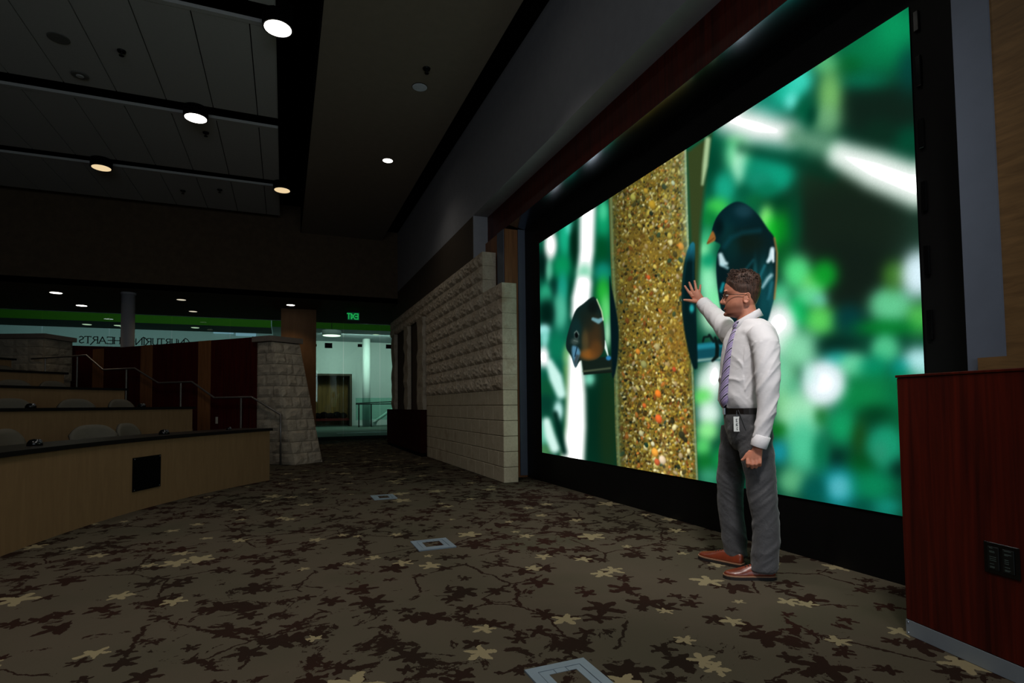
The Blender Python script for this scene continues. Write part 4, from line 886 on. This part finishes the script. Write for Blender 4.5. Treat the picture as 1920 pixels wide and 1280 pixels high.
k.l(k.mix(k.math('MULTIPLY', beard, .8), tone_, srgb((122, 74, 58))), k.b.inputs['Base Color']); k.b.inputs['Roughness'].default_value = .5; k.b.inputs['Subsurface Weight'].default_value = .0; n2 = k.noise(k.co(), 160, 3); k.bump(n2.outputs[0], .12, .003); MATS['skin'] = k.m
k = N('shirt'); n2 = k.noise(k.co((1, 1, 1.6)), 26, 3, .5, .8); k.b.inputs['Base Color'].default_value = (*srgb((240, 237, 240)), 1); k.b.inputs['Roughness'].default_value = .8; k.b.inputs['Specular IOR Level'].default_value = .15; k.bump(n2.outputs[0], .10, .010); MATS['shirt'] = k.m
k = N('trousers'); n1 = k.noise(k.co(), 300, 2); n2 = k.noise(k.co((1, 1, .8)), 20, 3, .5, .8); k.l(k.ramp(n1.outputs[0], [(.3, srgb((60, 60, 63))), (.7, srgb((76, 76, 79)))]), k.b.inputs['Base Color']); k.b.inputs['Roughness'].default_value = .7; k.b.inputs['Sheen Weight'].default_value = .2; k.bump(n2.outputs[0], .4, .015); MATS['trousers'] = k.m
k = N('hair'); n1 = k.noise(k.co((60, 60, 14)), 2.0, 5, .7); k.l(k.ramp(n1.outputs[0], [(.35, srgb((40, 25, 18))), (.7, srgb((92, 60, 43)))]), k.b.inputs['Base Color']); k.b.inputs['Roughness'].default_value = .55; k.bump(n1.outputs[0], .6, .006); MATS['hair'] = k.m
k = N('tie')                                                   # diagonal dark and pale stripes on lilac
g = k.n('ShaderNodeNewGeometry'); dt = k.n('ShaderNodeVectorMath', operation='DOT_PRODUCT'); k.l(g.outputs['Position'], dt.inputs[0]); tl = (LA*math.sin(math.radians(33))+DB*math.cos(math.radians(33)))*.8+UP; dt.inputs[1].default_value = tl
fr = k.math('FRACT', k.math('MULTIPLY', dt.outputs['Value'], 18)); st = k.ramp(fr, [(0, srgb((36, 28, 60))), (.18, srgb((206, 196, 222))), (.27, srgb((158, 142, 188))), (.55, srgb((196, 186, 214))), (.62, srgb((156, 140, 186))), (.92, srgb((206, 196, 220)))], 'CONSTANT')
k.l(st, k.b.inputs['Base Color']); k.b.inputs['Roughness'].default_value = .5; MATS['tie'] = k.m
plain('shoe_leather', (112, 48, 28), .28, var=.25, nscale=14); plain('shoe_sole', (26, 20, 18), .7); plain('sole_welt', (150, 110, 84), .6); plain('belt', (24, 18, 16), .4); plain('frame_brown', (52, 28, 18), .3); plain('eye_white', (178, 160, 150), .2); plain('iris', (40, 34, 28), .15); plain('brow', (52, 34, 24), .8); plain('lip', (160, 84, 74), .5); plain('ring_gold', (214, 190, 130), .2, .9)
k = N('lens_glass'); k.t.nodes.remove(k.b); o_ = [n for n in k.t.nodes if n.type == 'OUTPUT_MATERIAL'][0]; tr = k.n('ShaderNodeBsdfTransparent'); tr.inputs[0].default_value = (.86, .9, .9, 1); gl = k.n('ShaderNodeBsdfGlossy'); gl.inputs['Roughness'].default_value = .03; mx = k.n('ShaderNodeMixShader'); mx.inputs[0].default_value = .08; k.l(tr.outputs[0], mx.inputs[1]); k.l(gl.outputs[0], mx.inputs[2]); k.l(mx.outputs[0], o_.inputs[0]); MATS['lens_glass'] = k.m

def remesh(bm, voxel, it=4, fac=.5):
    bmesh.ops.recalc_face_normals(bm, faces=bm.faces)
    me = bpy.data.meshes.new('tmp'); bm.to_mesh(me); bm.free(); o = bpy.data.objects.new('tmp', me); COL.objects.link(o)
    md = o.modifiers.new('r', 'REMESH'); md.mode = 'VOXEL'; md.voxel_size = voxel; md.adaptivity = 0
    dg = bpy.context.evaluated_depsgraph_get(); m2 = bpy.data.meshes.new_from_object(o.evaluated_get(dg)); bpy.data.objects.remove(o); bpy.data.meshes.remove(me)
    b2 = bmesh.new(); b2.from_mesh(m2); bpy.data.meshes.remove(m2)
    for _ in range(it): bmesh.ops.smooth_vert(b2, verts=b2.verts, factor=fac, use_axis_x=True, use_axis_y=True, use_axis_z=True)
    b2.normal_update(); return b2
def sec(ca, cb, z, d, w, th, p=2.3, n=28, tilt=0):
    f = LA*math.cos(th)-DB*math.sin(th); t = LA*math.sin(th)+DB*math.cos(th); r = []
    for i in range(n):
        a = 2*math.pi*i/n; c, s_ = math.cos(a), math.sin(a); c = math.copysign(abs(c)**(2/p), c); s_ = math.copysign(abs(s_)**(2/p), s_)
        r.append(Mn(ca, cb, z)+f*(d*c)+t*(w*s_)+UP*(tilt*c))
    return r
TH = math.radians(33)
TORSO = [(1.0, -.066, .124, .160), (1.03, -.060, .134, .172), (1.08, -.054, .140, .176), (1.16, -.064, .142, .178), (1.26, -.078, .145, .186), (1.36, -.092, .143, .196), (1.43, -.098, .132, .20), (1.49, -.10, .110, .186), (1.53, -.10, .088, .15), (1.56, -.098, .072, .092)]
LARM = [(-.150, -.085, 1.462), (-.182, -.155, 1.38), (-.184, -.19, 1.25), (-.182, -.205, 1.13), (-.174, -.21, 1.0), (-.152, -.208, .89), (-.13, -.205, .80)]; LRAD = [.080, .076, .070, .065, .053, .047, .045]
RARM = [(-.03, .21, 1.455), (.03, .33, 1.52), (.10, .50, 1.635), (.16, .63, 1.72), (.212, .735, 1.788)]; RRAD = [.085, .074, .066, .058, .052]
NEAR = [(.90, -.10, -.03, .11, .095), (.75, -.115, -.05, .098, .09), (.60, -.133, -.065, .086, .08), (.48, -.14, -.075, .08, .077), (.35, -.154, -.08, .076, .073), (.2, -.152, -.085, .077, .071), (.09, -.137, -.09, .075, .069), (.05, -.127, -.09, .077, .068)]
FAR = [(.90, -.02, .14, .11, .095), (.75, .01, .165, .098, .09), (.60, .035, .185, .088, .08), (.46, .05, .195, .08, .077), (.32, .045, .2, .077, .073), (.2, .033, .2, .076, .071), (.1, .027, .197, .073, .067), (.055, .025, .195, .073, .066)]

# ---- body (with the stubble of the jaw in its material): one continuous figure (head, neck, hands, and what the clothes cover)
HB = .05
HEAD = [(1.578, -.03, -.105, .040), (1.592, .028, -.108, .048), (1.606, .042, -.112, .055), (1.625, .043, -.12, .058), (1.645, .043, -.13, .063), (1.67, .043, -.143, .067), (1.70, .040, -.153, .070), (1.722, .036, -.160, .073), (1.745, .046, -.164, .075), (1.775, .045, -.164, .076), (1.80, .038, -.160, .074), (1.825, .018, -.147, .066), (1.845, -.015, -.122, .048), (1.855, -.045, -.095, .025)]
def head_ring(z, fa, ba, hw, n=32, grow=0):
    c, d = (fa+ba)/2, (fa-ba)/2+grow; hw += grow; r = []
    for i in range(n):
        a = 2*math.pi*i/n; ca, sa = math.cos(a), math.sin(a)
        wv = hw*(1-.30*max(0, ca)**2.5) if z < 1.74 else hw*(1-.15*max(0, ca)**2)
        ca = math.copysign(abs(ca)**.9, ca); r.append(Mn(c+d*ca, HB+wv*math.copysign(abs(sa)**.9, sa), z))
    return r
bm = bmesh.new()
loft(bm, [head_ring(*h) for h in HEAD])
loft(bm, [sec(-.080, HB, 1.69, .050, .050, 0, 2), sec(-.082, HB, 1.62, .058, .057, 0, 2), sec(-.095, HB, 1.54, .068, .066, 0, 2), sec(-.10, HB, 1.46, .075, .09, 0, 2)])
def nose_ring(z, a0, a1, hw): return [Mn(a0, HB-hw, z), Mn(a0+(a1-a0)*.55, HB-hw*.8, z), Mn(a1-.002, HB-hw*.38, z), Mn(a1, HB, z), Mn(a1-.002, HB+hw*.38, z), Mn(a0+(a1-a0)*.55, HB+hw*.8, z), Mn(a0, HB+hw, z)]
loft(bm, [nose_ring(1.740, .02, .049, .012), nose_ring(1.720, .015, .054, .012), nose_ring(1.703, .015, .064, .014), nose_ring(1.689, .015, .0745, .017), nose_ring(1.678, .015, .071, .018), nose_ring(1.670, .015, .058, .014)])
for sgn in (-1, 1):
    ellip(bm, Mn(.031, HB+sgn*.030, 1.748), .018, .018, .008, 10, 6)
    Me = Matrix(((LA.x, DB.x, 0), (LA.y, DB.y, 0), (0, 0, 1)))
    rt = Matrix.Rotation(math.radians(12), 3, Vector(DB))
    bq = bmesh.new()
    for i in range(20):
        a = 2*math.pi*i/20; a2 = 2*math.pi*(i+1)/20
        q = lambda t: Mn(-.088+.017*math.cos(t)-.006*math.sin(t), HB+sgn*(.080+.004*math.cos(t-2.6)), 1.688+.030*math.sin(t))
        tube(bm, [q(a), q(a2)], .0052, 6)
    bq.free(); ellip(bm, Mn(-.084, HB+sgn*.071, 1.688), .015, .009, .025, 10, 6, Me); ellip(bm, Mn(-.080, HB+sgn*.078, 1.662), .008, .006, .009, 8, 6, Me)
ellip(bm, Mn(.034, HB, 1.606), .020, .020, .014, 10, 6); ellip(bm, Mn(.033, HB, 1.646), .017, .020, .0065, 12, 6, Me); ellip(bm, Mn(.032, HB, 1.632), .017, .018, .007, 12, 6, Me)
loft(bm, [sec(a_, .05, z, d*.86, w_*.86, TH) for z, a_, d, w_ in TORSO[1:8]])
loft(bm, [sec(-.067, .05, 1.05, .11, .14, .17), sec(-.07, .055, .86, .115, .15, .17)])
tube(bm, [Mn(*p) for p in LARM]+[Mn(-.115, -.203, .765)], [r*.72 for r in LRAD[:-1]]+[.03, .027], 12)
tube(bm, [Mn(*p) for p in RARM]+[hp(1314.5, 564.5, 4.27)], [r*.72 for r in RRAD[:-1]]+[.032, .029], 12)
for LG in (NEAR, FAR): loft(bm, [sec(a_, b_, z, ra*.72, rb*.72, 0, 2, 14) for z, a_, b_, ra, rb in LG])
# left hand: relaxed, back of the hand to the camera
rings = []
for z, a_, hwid, t_ in ((.785, -.122, .027, .020), (.765, -.114, .032, .020), (.742, -.105, .039, .018), (.722, -.100, .042, .017), (.708, -.098, .041, .014)):
    rings.append(sec(a_, -.206, z, hwid, t_, 0, 2.6, 16))
loft(bm, rings)
for i, (a_, ln) in enumerate(((-.065, .034), (-.088, .041), (-.110, .038), (-.131, .028))):
    z0 = .716; tube(bm, [Mn(a_, -.212, z0), Mn(a_+.001, -.219, z0-ln*.75), Mn(a_+.001, -.205, z0-ln*1.25), Mn(a_, -.186, z0-ln*1.15), Mn(a_, -.176, z0-ln*.7)], [.0105, .0102, .0095, .0088, .0075], 10)
tube(bm, [Mn(-.085, -.20, .76), Mn(-.062, -.196, .738), Mn(-.046, -.193, .716), Mn(-.030, -.192, .704)], [.015, .0125, .0105, .0075], 10)
# right hand: open, fingers spread, held up towards the screen
def hpt(x, y, dd=0): return hp(x, y, 4.27+dd)
rings = []
for (x0, y0, x1, y1, t_) in ((1313, 553.5, 1319, 573, .021), (1309, 550.5, 1312, 572, .021), (1304, 549, 1303, 569, .019), (1297.5, 550.5, 1298, 560, .015)):
    pass
pc = [(1316, 564, .027, .020), (1311, 561, .036, .020), (1306.5, 556.5, .041, .018), (1303.5, 551.5, .040, .015), (1302, 547.5, .036, .011)]
ax = (hpt(1302, 547.5)-hpt(1316, 564)).normalized(); vd = ray(1308, 556).normalized(); sd2 = ax.cross(vd).normalized(); nd = sd2.cross(ax).normalized()
loft(bm, [circ(hpt(x, y), sd2, nd, w_, 18, t_) for x, y, w_, t_ in pc])
for pts, r0 in (([(1298, 556), (1293, 549.5), (1288, 542.5), (1283.2, 535)], .0112), ([(1300.5, 550), (1297.5, 543), (1294.5, 535.5), (1291.8, 528)], .0112), ([(1306, 548), (1305, 541), (1303.5, 533), (1301.8, 525)], .0108), ([(1311.5, 551.5), (1312, 545), (1312.8, 539), (1313.5, 533)], .0096)):
    tube(bm, [hpt(x, y, .006*(i > 1)*i) for i, (x, y) in enumerate(pts)], [r0*1.05, r0, r0*.93, r0*.72], 10)
tube(bm, [hpt(1309, 566), hpt(1300, 564.5, -.005), hpt(1291, 563, -.01), hpt(1281, 562, -.01)], [.017, .0145, .0118, .0085], 10)
b2 = remesh(bm, .0036, 3, .5)
body = link('body', b2, 'skin', man, True); body['label'] = 'tanned skin of face and hands'
# eyes, brows, lips
for sgn in (-1, 1):
    bm = bmesh.new(); ellip(bm, Mn(.0265, HB+sgn*.031, 1.7205), .0115, .0115, .0075, 14, 10); ey = link('eye', bm, 'eye_white', man, True)
    bm = bmesh.new(); ellip(bm, Mn(.0365, HB+sgn*.0315, 1.721), .0045, .005, .005, 10, 6); link('iris', bm, 'iris', ey, True)
    bm = bmesh.new(); tube(bm, [Mn(.047, HB+sgn*.014, 1.744), Mn(.044, HB+sgn*.030, 1.750), Mn(.028, HB+sgn*.047, 1.745)], [.0035, .0045, .0025], 8); link('eyebrow', bm, 'brow', man)
bm = bmesh.new(); tube(bm, [Mn(.036, HB-.021, 1.6385), Mn(.0475, HB-.008, 1.640), Mn(.0485, HB, 1.6395), Mn(.0475, HB+.008, 1.640), Mn(.036, HB+.021, 1.6385)], [.0012, .0032, .0034, .0032, .0012], 8); link('mouth', bm, 'lip', man, True)
# hair
def hrad(z):
    for h0, h1 in zip(HEAD, HEAD[1:]):
        if h0[0] <= z <= h1[0]:
            t = (z-h0[0])/(h1[0]-h0[0]); return [h0[i]+(h1[i]-h0[i])*t for i in (1, 2, 3)]
    return list(HEAD[-1][1:])
bm = bmesh.new(); NH, MH = 64, 16; gr = []; rs = random.Random(11)
for j in range(MH+1):
    t = j/MH; row = []
    for i in range(NH):
        a = 2*math.pi*i/NH; c = abs(((a+math.pi) % (2*math.pi))-math.pi)              # 0 front .. pi back
        zl = np.interp(c, [0, .45, .80, 1.05, 1.25, 1.55, 1.85, 2.2, 2.6, 3.15], [1.806, 1.803, 1.785, 1.765, 1.742, 1.725, 1.722, 1.690, 1.662, 1.652])
        zt = 1.862; z = zl+(zt-zl)*t; fa, ba, hw = hrad(min(z, 1.853)); gsm = .0015+.004*min(1, t*4)+.011*max(0, min(1, (t-.45)/.35))
        ringp = head_ring(min(z, 1.853), fa, ba, hw, NH, gsm*(1 if t < .8 else 1+(t-.8)*1.5))
        p = ringp[i]; lift = .014*max(0, t-.45)/.55+.012*max(0, math.cos(a))**2*max(0, t-.1)
        p = p+UP*lift+LA*(.006*max(0, math.cos(a))*t)
        nv = noise.noise(p*55+Vector((3, 1, 7))); p = p+(p-Mn(-.06, HB, 1.75)).normalized()*(.006*nv*min(1, t*4)); row.append(bm.verts.new(p))
    gr.append(row)
for j in range(MH):
    for i in range(NH): bm.faces.new((gr[j][i], gr[j][(i+1) % NH], gr[j+1][(i+1) % NH], gr[j+1][i]))
bm.faces.new(gr[MH])
for _ in range(1000):
    j = rs.randrange(7, MH+1); i = rs.randrange(NH); p = gr[j][i].co.copy(); o_ = (p-Mn(-.06, HB, 1.74)).normalized(); dr = (o_*.28+LA*rs.uniform(.1, .9)+DB*rs.uniform(-.4, .4)+UP*rs.uniform(-.1, .45)).normalized(); ln = rs.uniform(.010, .022)*(1 if j > 10 else .55)
    tube(bm, [p-o_*.003, p+dr*ln*.6, p+dr*ln+LA*ln*.25], [.0022, .0017, .0003], 5)
link('hair', bm, 'hair', man, True)
# glasses
gz = empty('glasses', (0, 0, 0)); gz.parent = man
bm = bmesh.new()
for sgn in (-1, 1):
    pts = [Mn(.052-.010*abs(math.cos(t))*(1 if sgn*math.cos(t) > 0 else .2), HB+sgn*.033+.023*math.cos(t), 1.714+.0165*math.sin(t)) for t in [2*math.pi*i/18 for i in range(19)]]
    tube(bm, pts, .0016, 6)
    tube(bm, [Mn(.043, HB+sgn*.055, 1.722), Mn(.034, HB+sgn*.066, 1.723), Mn(-.03, HB+sgn*.079, 1.716), Mn(-.085, HB+sgn*.083, 1.708)], [.0022, .0026, .0022, .002], 6)
tube(bm, [Mn(.056, HB-.012, 1.719), Mn(.060, HB, 1.722), Mn(.056, HB+.012, 1.719)], .0016, 6)
COL.objects.unlink(gz); bpy.data.objects.remove(gz)
gz = link('glasses', bm, 'frame_brown', man, True)
for sgn in (-1, 1):
    bm = bmesh.new(); vs = [bm.verts.new(Mn(.0515, HB+sgn*.033+.021*math.cos(t), 1.714+.0150*math.sin(t))) for t in [2*math.pi*i/18 for i in range(18)]]; bm.faces.new(vs); link('lens', bm, 'lens_glass', gz)

# ---- shirt
bm = bmesh.new(); loft(bm, [sec(a_, .05, z, d, w_, TH) for z, a_, d, w_ in TORSO])
tube(bm, [Mn(*p) for p in LARM], LRAD, 18); tube(bm, [Mn(*p) for p in RARM], RRAD, 18)
ellip(bm, Mn(-.135, -.03, 1.47), .10, .10, .055, 14, 8); ellip(bm, Mn(-.06, .15, 1.475), .10, .09, .055, 14, 8)
b2 = remesh(bm, .0062, 12, .5)
def ridge(v): return 1-abs(noise.noise(v))*2
for v in b2.verts:
    p = v.co; a_, b_, z = p.dot(LA), p.dot(DB), p.z
    if b_ < -.12 and z < 1.40:                                 # near sleeve: slanting creases, heavy at the elbow and above the cuff
        amp = .0095*(1 if z < 1.22 else .7); q = Vector((a_*4, b_*4, z*10+a_*15)); v.co += v.normal*(amp*(ridge(q)**3*.8+ridge(q*1.9+Vector((5, 2, 1)))*.25-.35)*(0.2 if z < .845 else 1))
    elif b_ > .26: q = Vector((a_*14, b_*14, z*6)); v.co += v.normal*(.005*(ridge(q)-.3))
    else:
        q = Vector((a_*4+z*2, b_*4, z*9-a_*9)); amp = .008 if z < 1.30 else .003; v.co += v.normal*(amp*(ridge(q)**3*.9+ridge(q*2.0)*.15-.35))
sh = link('shirt', b2, 'shirt', man, True)
for pts, r0, nm in ((([Mn(-.146, -.2075, .855), Mn(-.124, -.2045, .787)]), (.0485, .0462), 'cuff'), (([Mn(.185, .682, 1.754), hp(1317, 567.5, 4.265)]), (.0565, .053), 'cuff')):
    bm = bmesh.new(); d = (pts[1]-pts[0]).normalized(); u_, v_ = frame_for(d)
    loft(bm, [circ(pts[0], u_, v_, r0[0]-.004, 24), circ(pts[0]+d*.003, u_, v_, r0[0], 24), circ(pts[1]-d*.003, u_, v_, r0[1], 24), circ(pts[1], u_, v_, r0[1]-.002, 24), circ(pts[1]-d*.004, u_, v_, r0[1]-.007, 24)]); link(nm, bm, 'shirt', sh, True)
# collar: stand and turned-down fall, open at the knot
bm = bmesh.new(); n = 30; C0 = Mn(-.086, .05, 0); th0 = math.radians(12)
def col_pt(a, r, z): return C0+(LA*math.cos(th0)-DB*math.sin(th0))*(r*1.08*math.cos(a))+(LA*math.sin(th0)+DB*math.cos(th0))*(r*math.sin(a))+UP*z
prof = []
for i in range(n+1):
    a = math.radians(14)+(2*math.pi-math.radians(28))*i/n; c = math.cos(a); fr_ = (c+1)/2
    zt = 1.632-.078*fr_**1.0; drop = .046+.022*fr_**4
    prof.append([col_pt(a, .063, zt-.05), col_pt(a, .063, zt-.004), col_pt(a, .066, zt), col_pt(a, .070, zt-.004), col_pt(a, .088+.008*fr_**3, zt-drop), col_pt(a, .082+.008*fr_**3, zt-drop-.001), col_pt(a, .071, zt-.010)])
loft(bm, prof); link('collar', bm, 'shirt', sh, True)
# tie
def front(z, lat=0, out=.006):
    zs = [t[0] for t in TORSO]; ca = np.interp(z, zs, [t[1] for t in TORSO]); d = np.interp(z, zs, [t[2] for t in TORSO]); w_ = np.interp(z, zs, [t[3] for t in TORSO])
    f = LA*math.cos(TH)-DB*math.sin(TH); t = LA*math.sin(TH)+DB*math.cos(TH); x = abs(lat)/w_
    return Mn(ca, .05, z)+f*(d*(1-x**2.3)**(1/2.3)+out)+t*lat
bm = bmesh.new(); rows = []
for z, hw, o_ in ((1.515, .018, .004), (1.47, .022, .010), (1.40, .029, .010), (1.30, .036, .011), (1.20, .041, .012), (1.10, .045, .016), (1.06, .046, .020), (1.042, .034, .022), (1.012, .002, .024)):
    rows.append([front(z, -hw, o_*.5), front(z, -hw*.5, o_), front(z, 0, o_+.002), front(z, hw*.5, o_), front(z, hw, o_*.5), front(z, hw, o_*.5-.004), front(z, 0, o_-.006), front(z, -hw, o_*.5-.004)])
loft(bm, rows); ti = link('tie', bm, 'tie', man, True)
bm = bmesh.new(); kz = [front(1.553, s_, .010) for s_ in (-.022, .022)]; kb = [front(1.512, s_, .014) for s_ in (-.013, .013)]; back = (DB*math.sin(TH)-LA*math.cos(TH))*.02
loft(bm, [[kz[0], kz[1], kz[1]+back, kz[0]+back], [(kz[0]+kb[0])/2-back*.35, (kz[1]+kb[1])/2-back*.35, (kz[1]+kb[1])/2+back, (kz[0]+kb[0])/2+back], [kb[0], kb[1], kb[1]+back, kb[0]+back]]); link('knot', bm, 'tie', ti)
# buttons down the front, beside the tie
for z in (1.13,): pass

# ---- trousers, belt, badge
bm = bmesh.new()
loft(bm, [sec(-.066, .05, 1.0, .128, .162, .3), sec(-.068, .05, .95, .134, .170, .25), sec(-.070, .053, .88, .130, .174, .2), sec(-.068, .056, .80, .105, .165, .15), sec(-.065, .058, .75, .07, .14, .1)])
for LG in (NEAR, FAR): loft(bm, [sec(a_, b_, z, ra, rb, 0, 2.1, 22) for z, a_, b_, ra, rb in LG])
b2 = remesh(bm, .0062, 5, .5)
for v in b2.verts:
    p = v.co; a_, b_, z = p.dot(LA), p.dot(DB), p.z
    amp = .009*math.exp(-((z-.10)/.11)**2)+.0065*math.exp(-((z-.50)/.14)**2)+.007*math.exp(-((z-.80)/.08)**2)+.002
    if z > .93: amp = .001
    q = Vector((a_*4, b_*4, z*11+a_*10*(1 if b_ < .06 else -1))); v.co += v.normal*(amp*(ridge(q)*.8+ridge(q*1.9+Vector((9, 4, 2)))*.4-.4))
tr_ = link('trousers', b2, 'trousers', man, True)
for (pa) in ([(-.02, 1.0), (-.045, .93), (-.06, .88)],):
    bm = bmesh.new(); pts = []
    for a_, z in pa: pts.append(Mn(a_, .05-.168*math.sqrt(max(.05, 1-((a_+.066)/.135)**2))-.004, z))
    tube(bm, pts, .0022, 5); link('pocket_seam', bm, 'belt', tr_)
bm = bmesh.new(); loft(bm, [sec(-.066, .05, z, .132+o_, .167+o_, .3) for z, o_ in ((.972, -.003), (.974, 0), (1.008, 0), (1.010, -.003))], True); bt = link('belt', bm, 'belt', man)
f0 = LA*math.cos(.3)-DB*math.sin(.3); bm = bmesh.new(); c = Mn(-.066, .05, .991)+f0*.134; s0 = LA*math.sin(.3)+DB*math.cos(.3); u_ = s0*.022
loft(bm, [[c-u_-UP*.02, c+u_-UP*.02, c+u_+UP*.02, c-u_+UP*.02], [q+f0*.006 for q in (c-u_-UP*.02, c+u_-UP*.02, c+u_+UP*.02, c-u_+UP*.02)]]); link('buckle', bm, 'metal', bt)
bd = Mn(-.010, -.108, .915); u_ = (LA*.97-DB*.24).normalized()*.0185; nn = (-DB*.97-LA*.24).normalized()
bm = bmesh.new(); c = [bd-u_-UP*.045, bd+u_-UP*.045, bd+u_+UP*.045, bd-u_+UP*.045]; loft(bm, [c, [q+nn*.003 for q in c]]); bg = link('name_badge', bm, 'white', man)
bm = bmesh.new()
for z0, z1, x0, x1 in ((.012, .034, -.25, .35), (-.012, .006, -.35, .4), (-.036, -.018, -.3, .2)):
    for i in range(4):
        za = z0+(z1-z0)*i/4; xa = x0+.12*((i*7) % 3); c = [bd+u_*xa+UP*za, bd+u_*(x1-.1*((i*5) % 2))+UP*za, bd+u_*(x1-.1*((i*5) % 2))+UP*(za+(z1-z0)*.16), bd+u_*xa+UP*(za+(z1-z0)*.16)]
        loft(bm, [[q+nn*.0032 for q in c], [q+nn*.0036 for q in c]])
link('badge_print', bm, 'black', bg)
bm = bmesh.new(); tube(bm, [bd+UP*.045+nn*.002, bd+UP*.065+nn*.004, Mn(-.012, -.116, .995)], .003, 6); link('badge_strap', bm, 'metal', bg)
# ring on the raised hand
bm = bmesh.new(); d = (hpt(1303.5, 533)-hpt(1305, 541)).normalized(); u_, v_ = frame_for(d); c = hpt(1304.6, 539.5, .006); loft(bm, [circ(c-d*.003, u_, v_, .0118, 14), circ(c+d*.003, u_, v_, .0116, 14)]); link('finger_ring', bm, 'ring_gold', man)

# ---- shoes
def shoe(heel, toe, label):
    h0, t0 = Mn(*heel, 0), Mn(*toe, 0); d = (t0-h0); Ls = d.length; d.normalize(); s_ = Vector((-d.y, d.x, 0))
    S_ = [0, .06, .15, .3, .45, .58, .70, .82, .91, .97, 1.0]; HW = [.022, .032, .037, .037, .039, .043, .046, .044, .036, .024, .010]; TP = [.075, .090, .096, .094, .088, .074, .062, .054, .048, .042, .034]
    rings = []
    for q, hw, tp in zip(S_, HW, TP):
        c = h0+d*(Ls*q); r = []
        for i in range(16):
            a = 2*math.pi*i/16; x = math.cos(a); y = math.sin(a); z = .024+(tp-.024)*max(0, y)**.8 if y > 0 else .022
            r.append(c+s_*(hw*x*(1-.35*max(0, y)))+UP*z)
        rings.append(r)
    bm = bmesh.new(); loft(bm, rings); b_ = remesh(bm, .005, 5, .5); so_ = link('shoe', b_, 'shoe_leather', man, True); so_['label'] = label
    for nm, z0, z1, g, mt in (('sole', .0, .018, .006, 'shoe_sole'), ('welt', .018, .024, .005, 'sole_welt')):
        bm = bmesh.new(); L_ = [h0+d*(Ls*q)+s_*(hw+g) for q, hw in zip(S_, HW)]; R_ = [h0+d*(Ls*q)-s_*(hw+g) for q, hw in zip(S_, HW)]
        ol = [h0-d*g]+L_+[t0+d*g]+R_[::-1]; loft(bm, [[p+UP*z0 for p in ol], [p+UP*z1 for p in ol]]); link(nm, bm, mt, so_)
    bm = bmesh.new()
    for q in (.46, .52, .58): c = h0+d*(Ls*q)+UP*(np.interp(q, S_, TP)+.0005); tube(bm, [c-s_*.014-UP*.006, c+UP*.001, c+s_*.014-UP*.006], .003, 6)
    link('laces', bm, 'shoe_sole', so_)
shoe((-.195, -.058), (.085, -.14), 'brown leather shoe nearer the camera'); shoe((-.02, .128), (.255, .269), 'brown leather shoe nearer the screen')
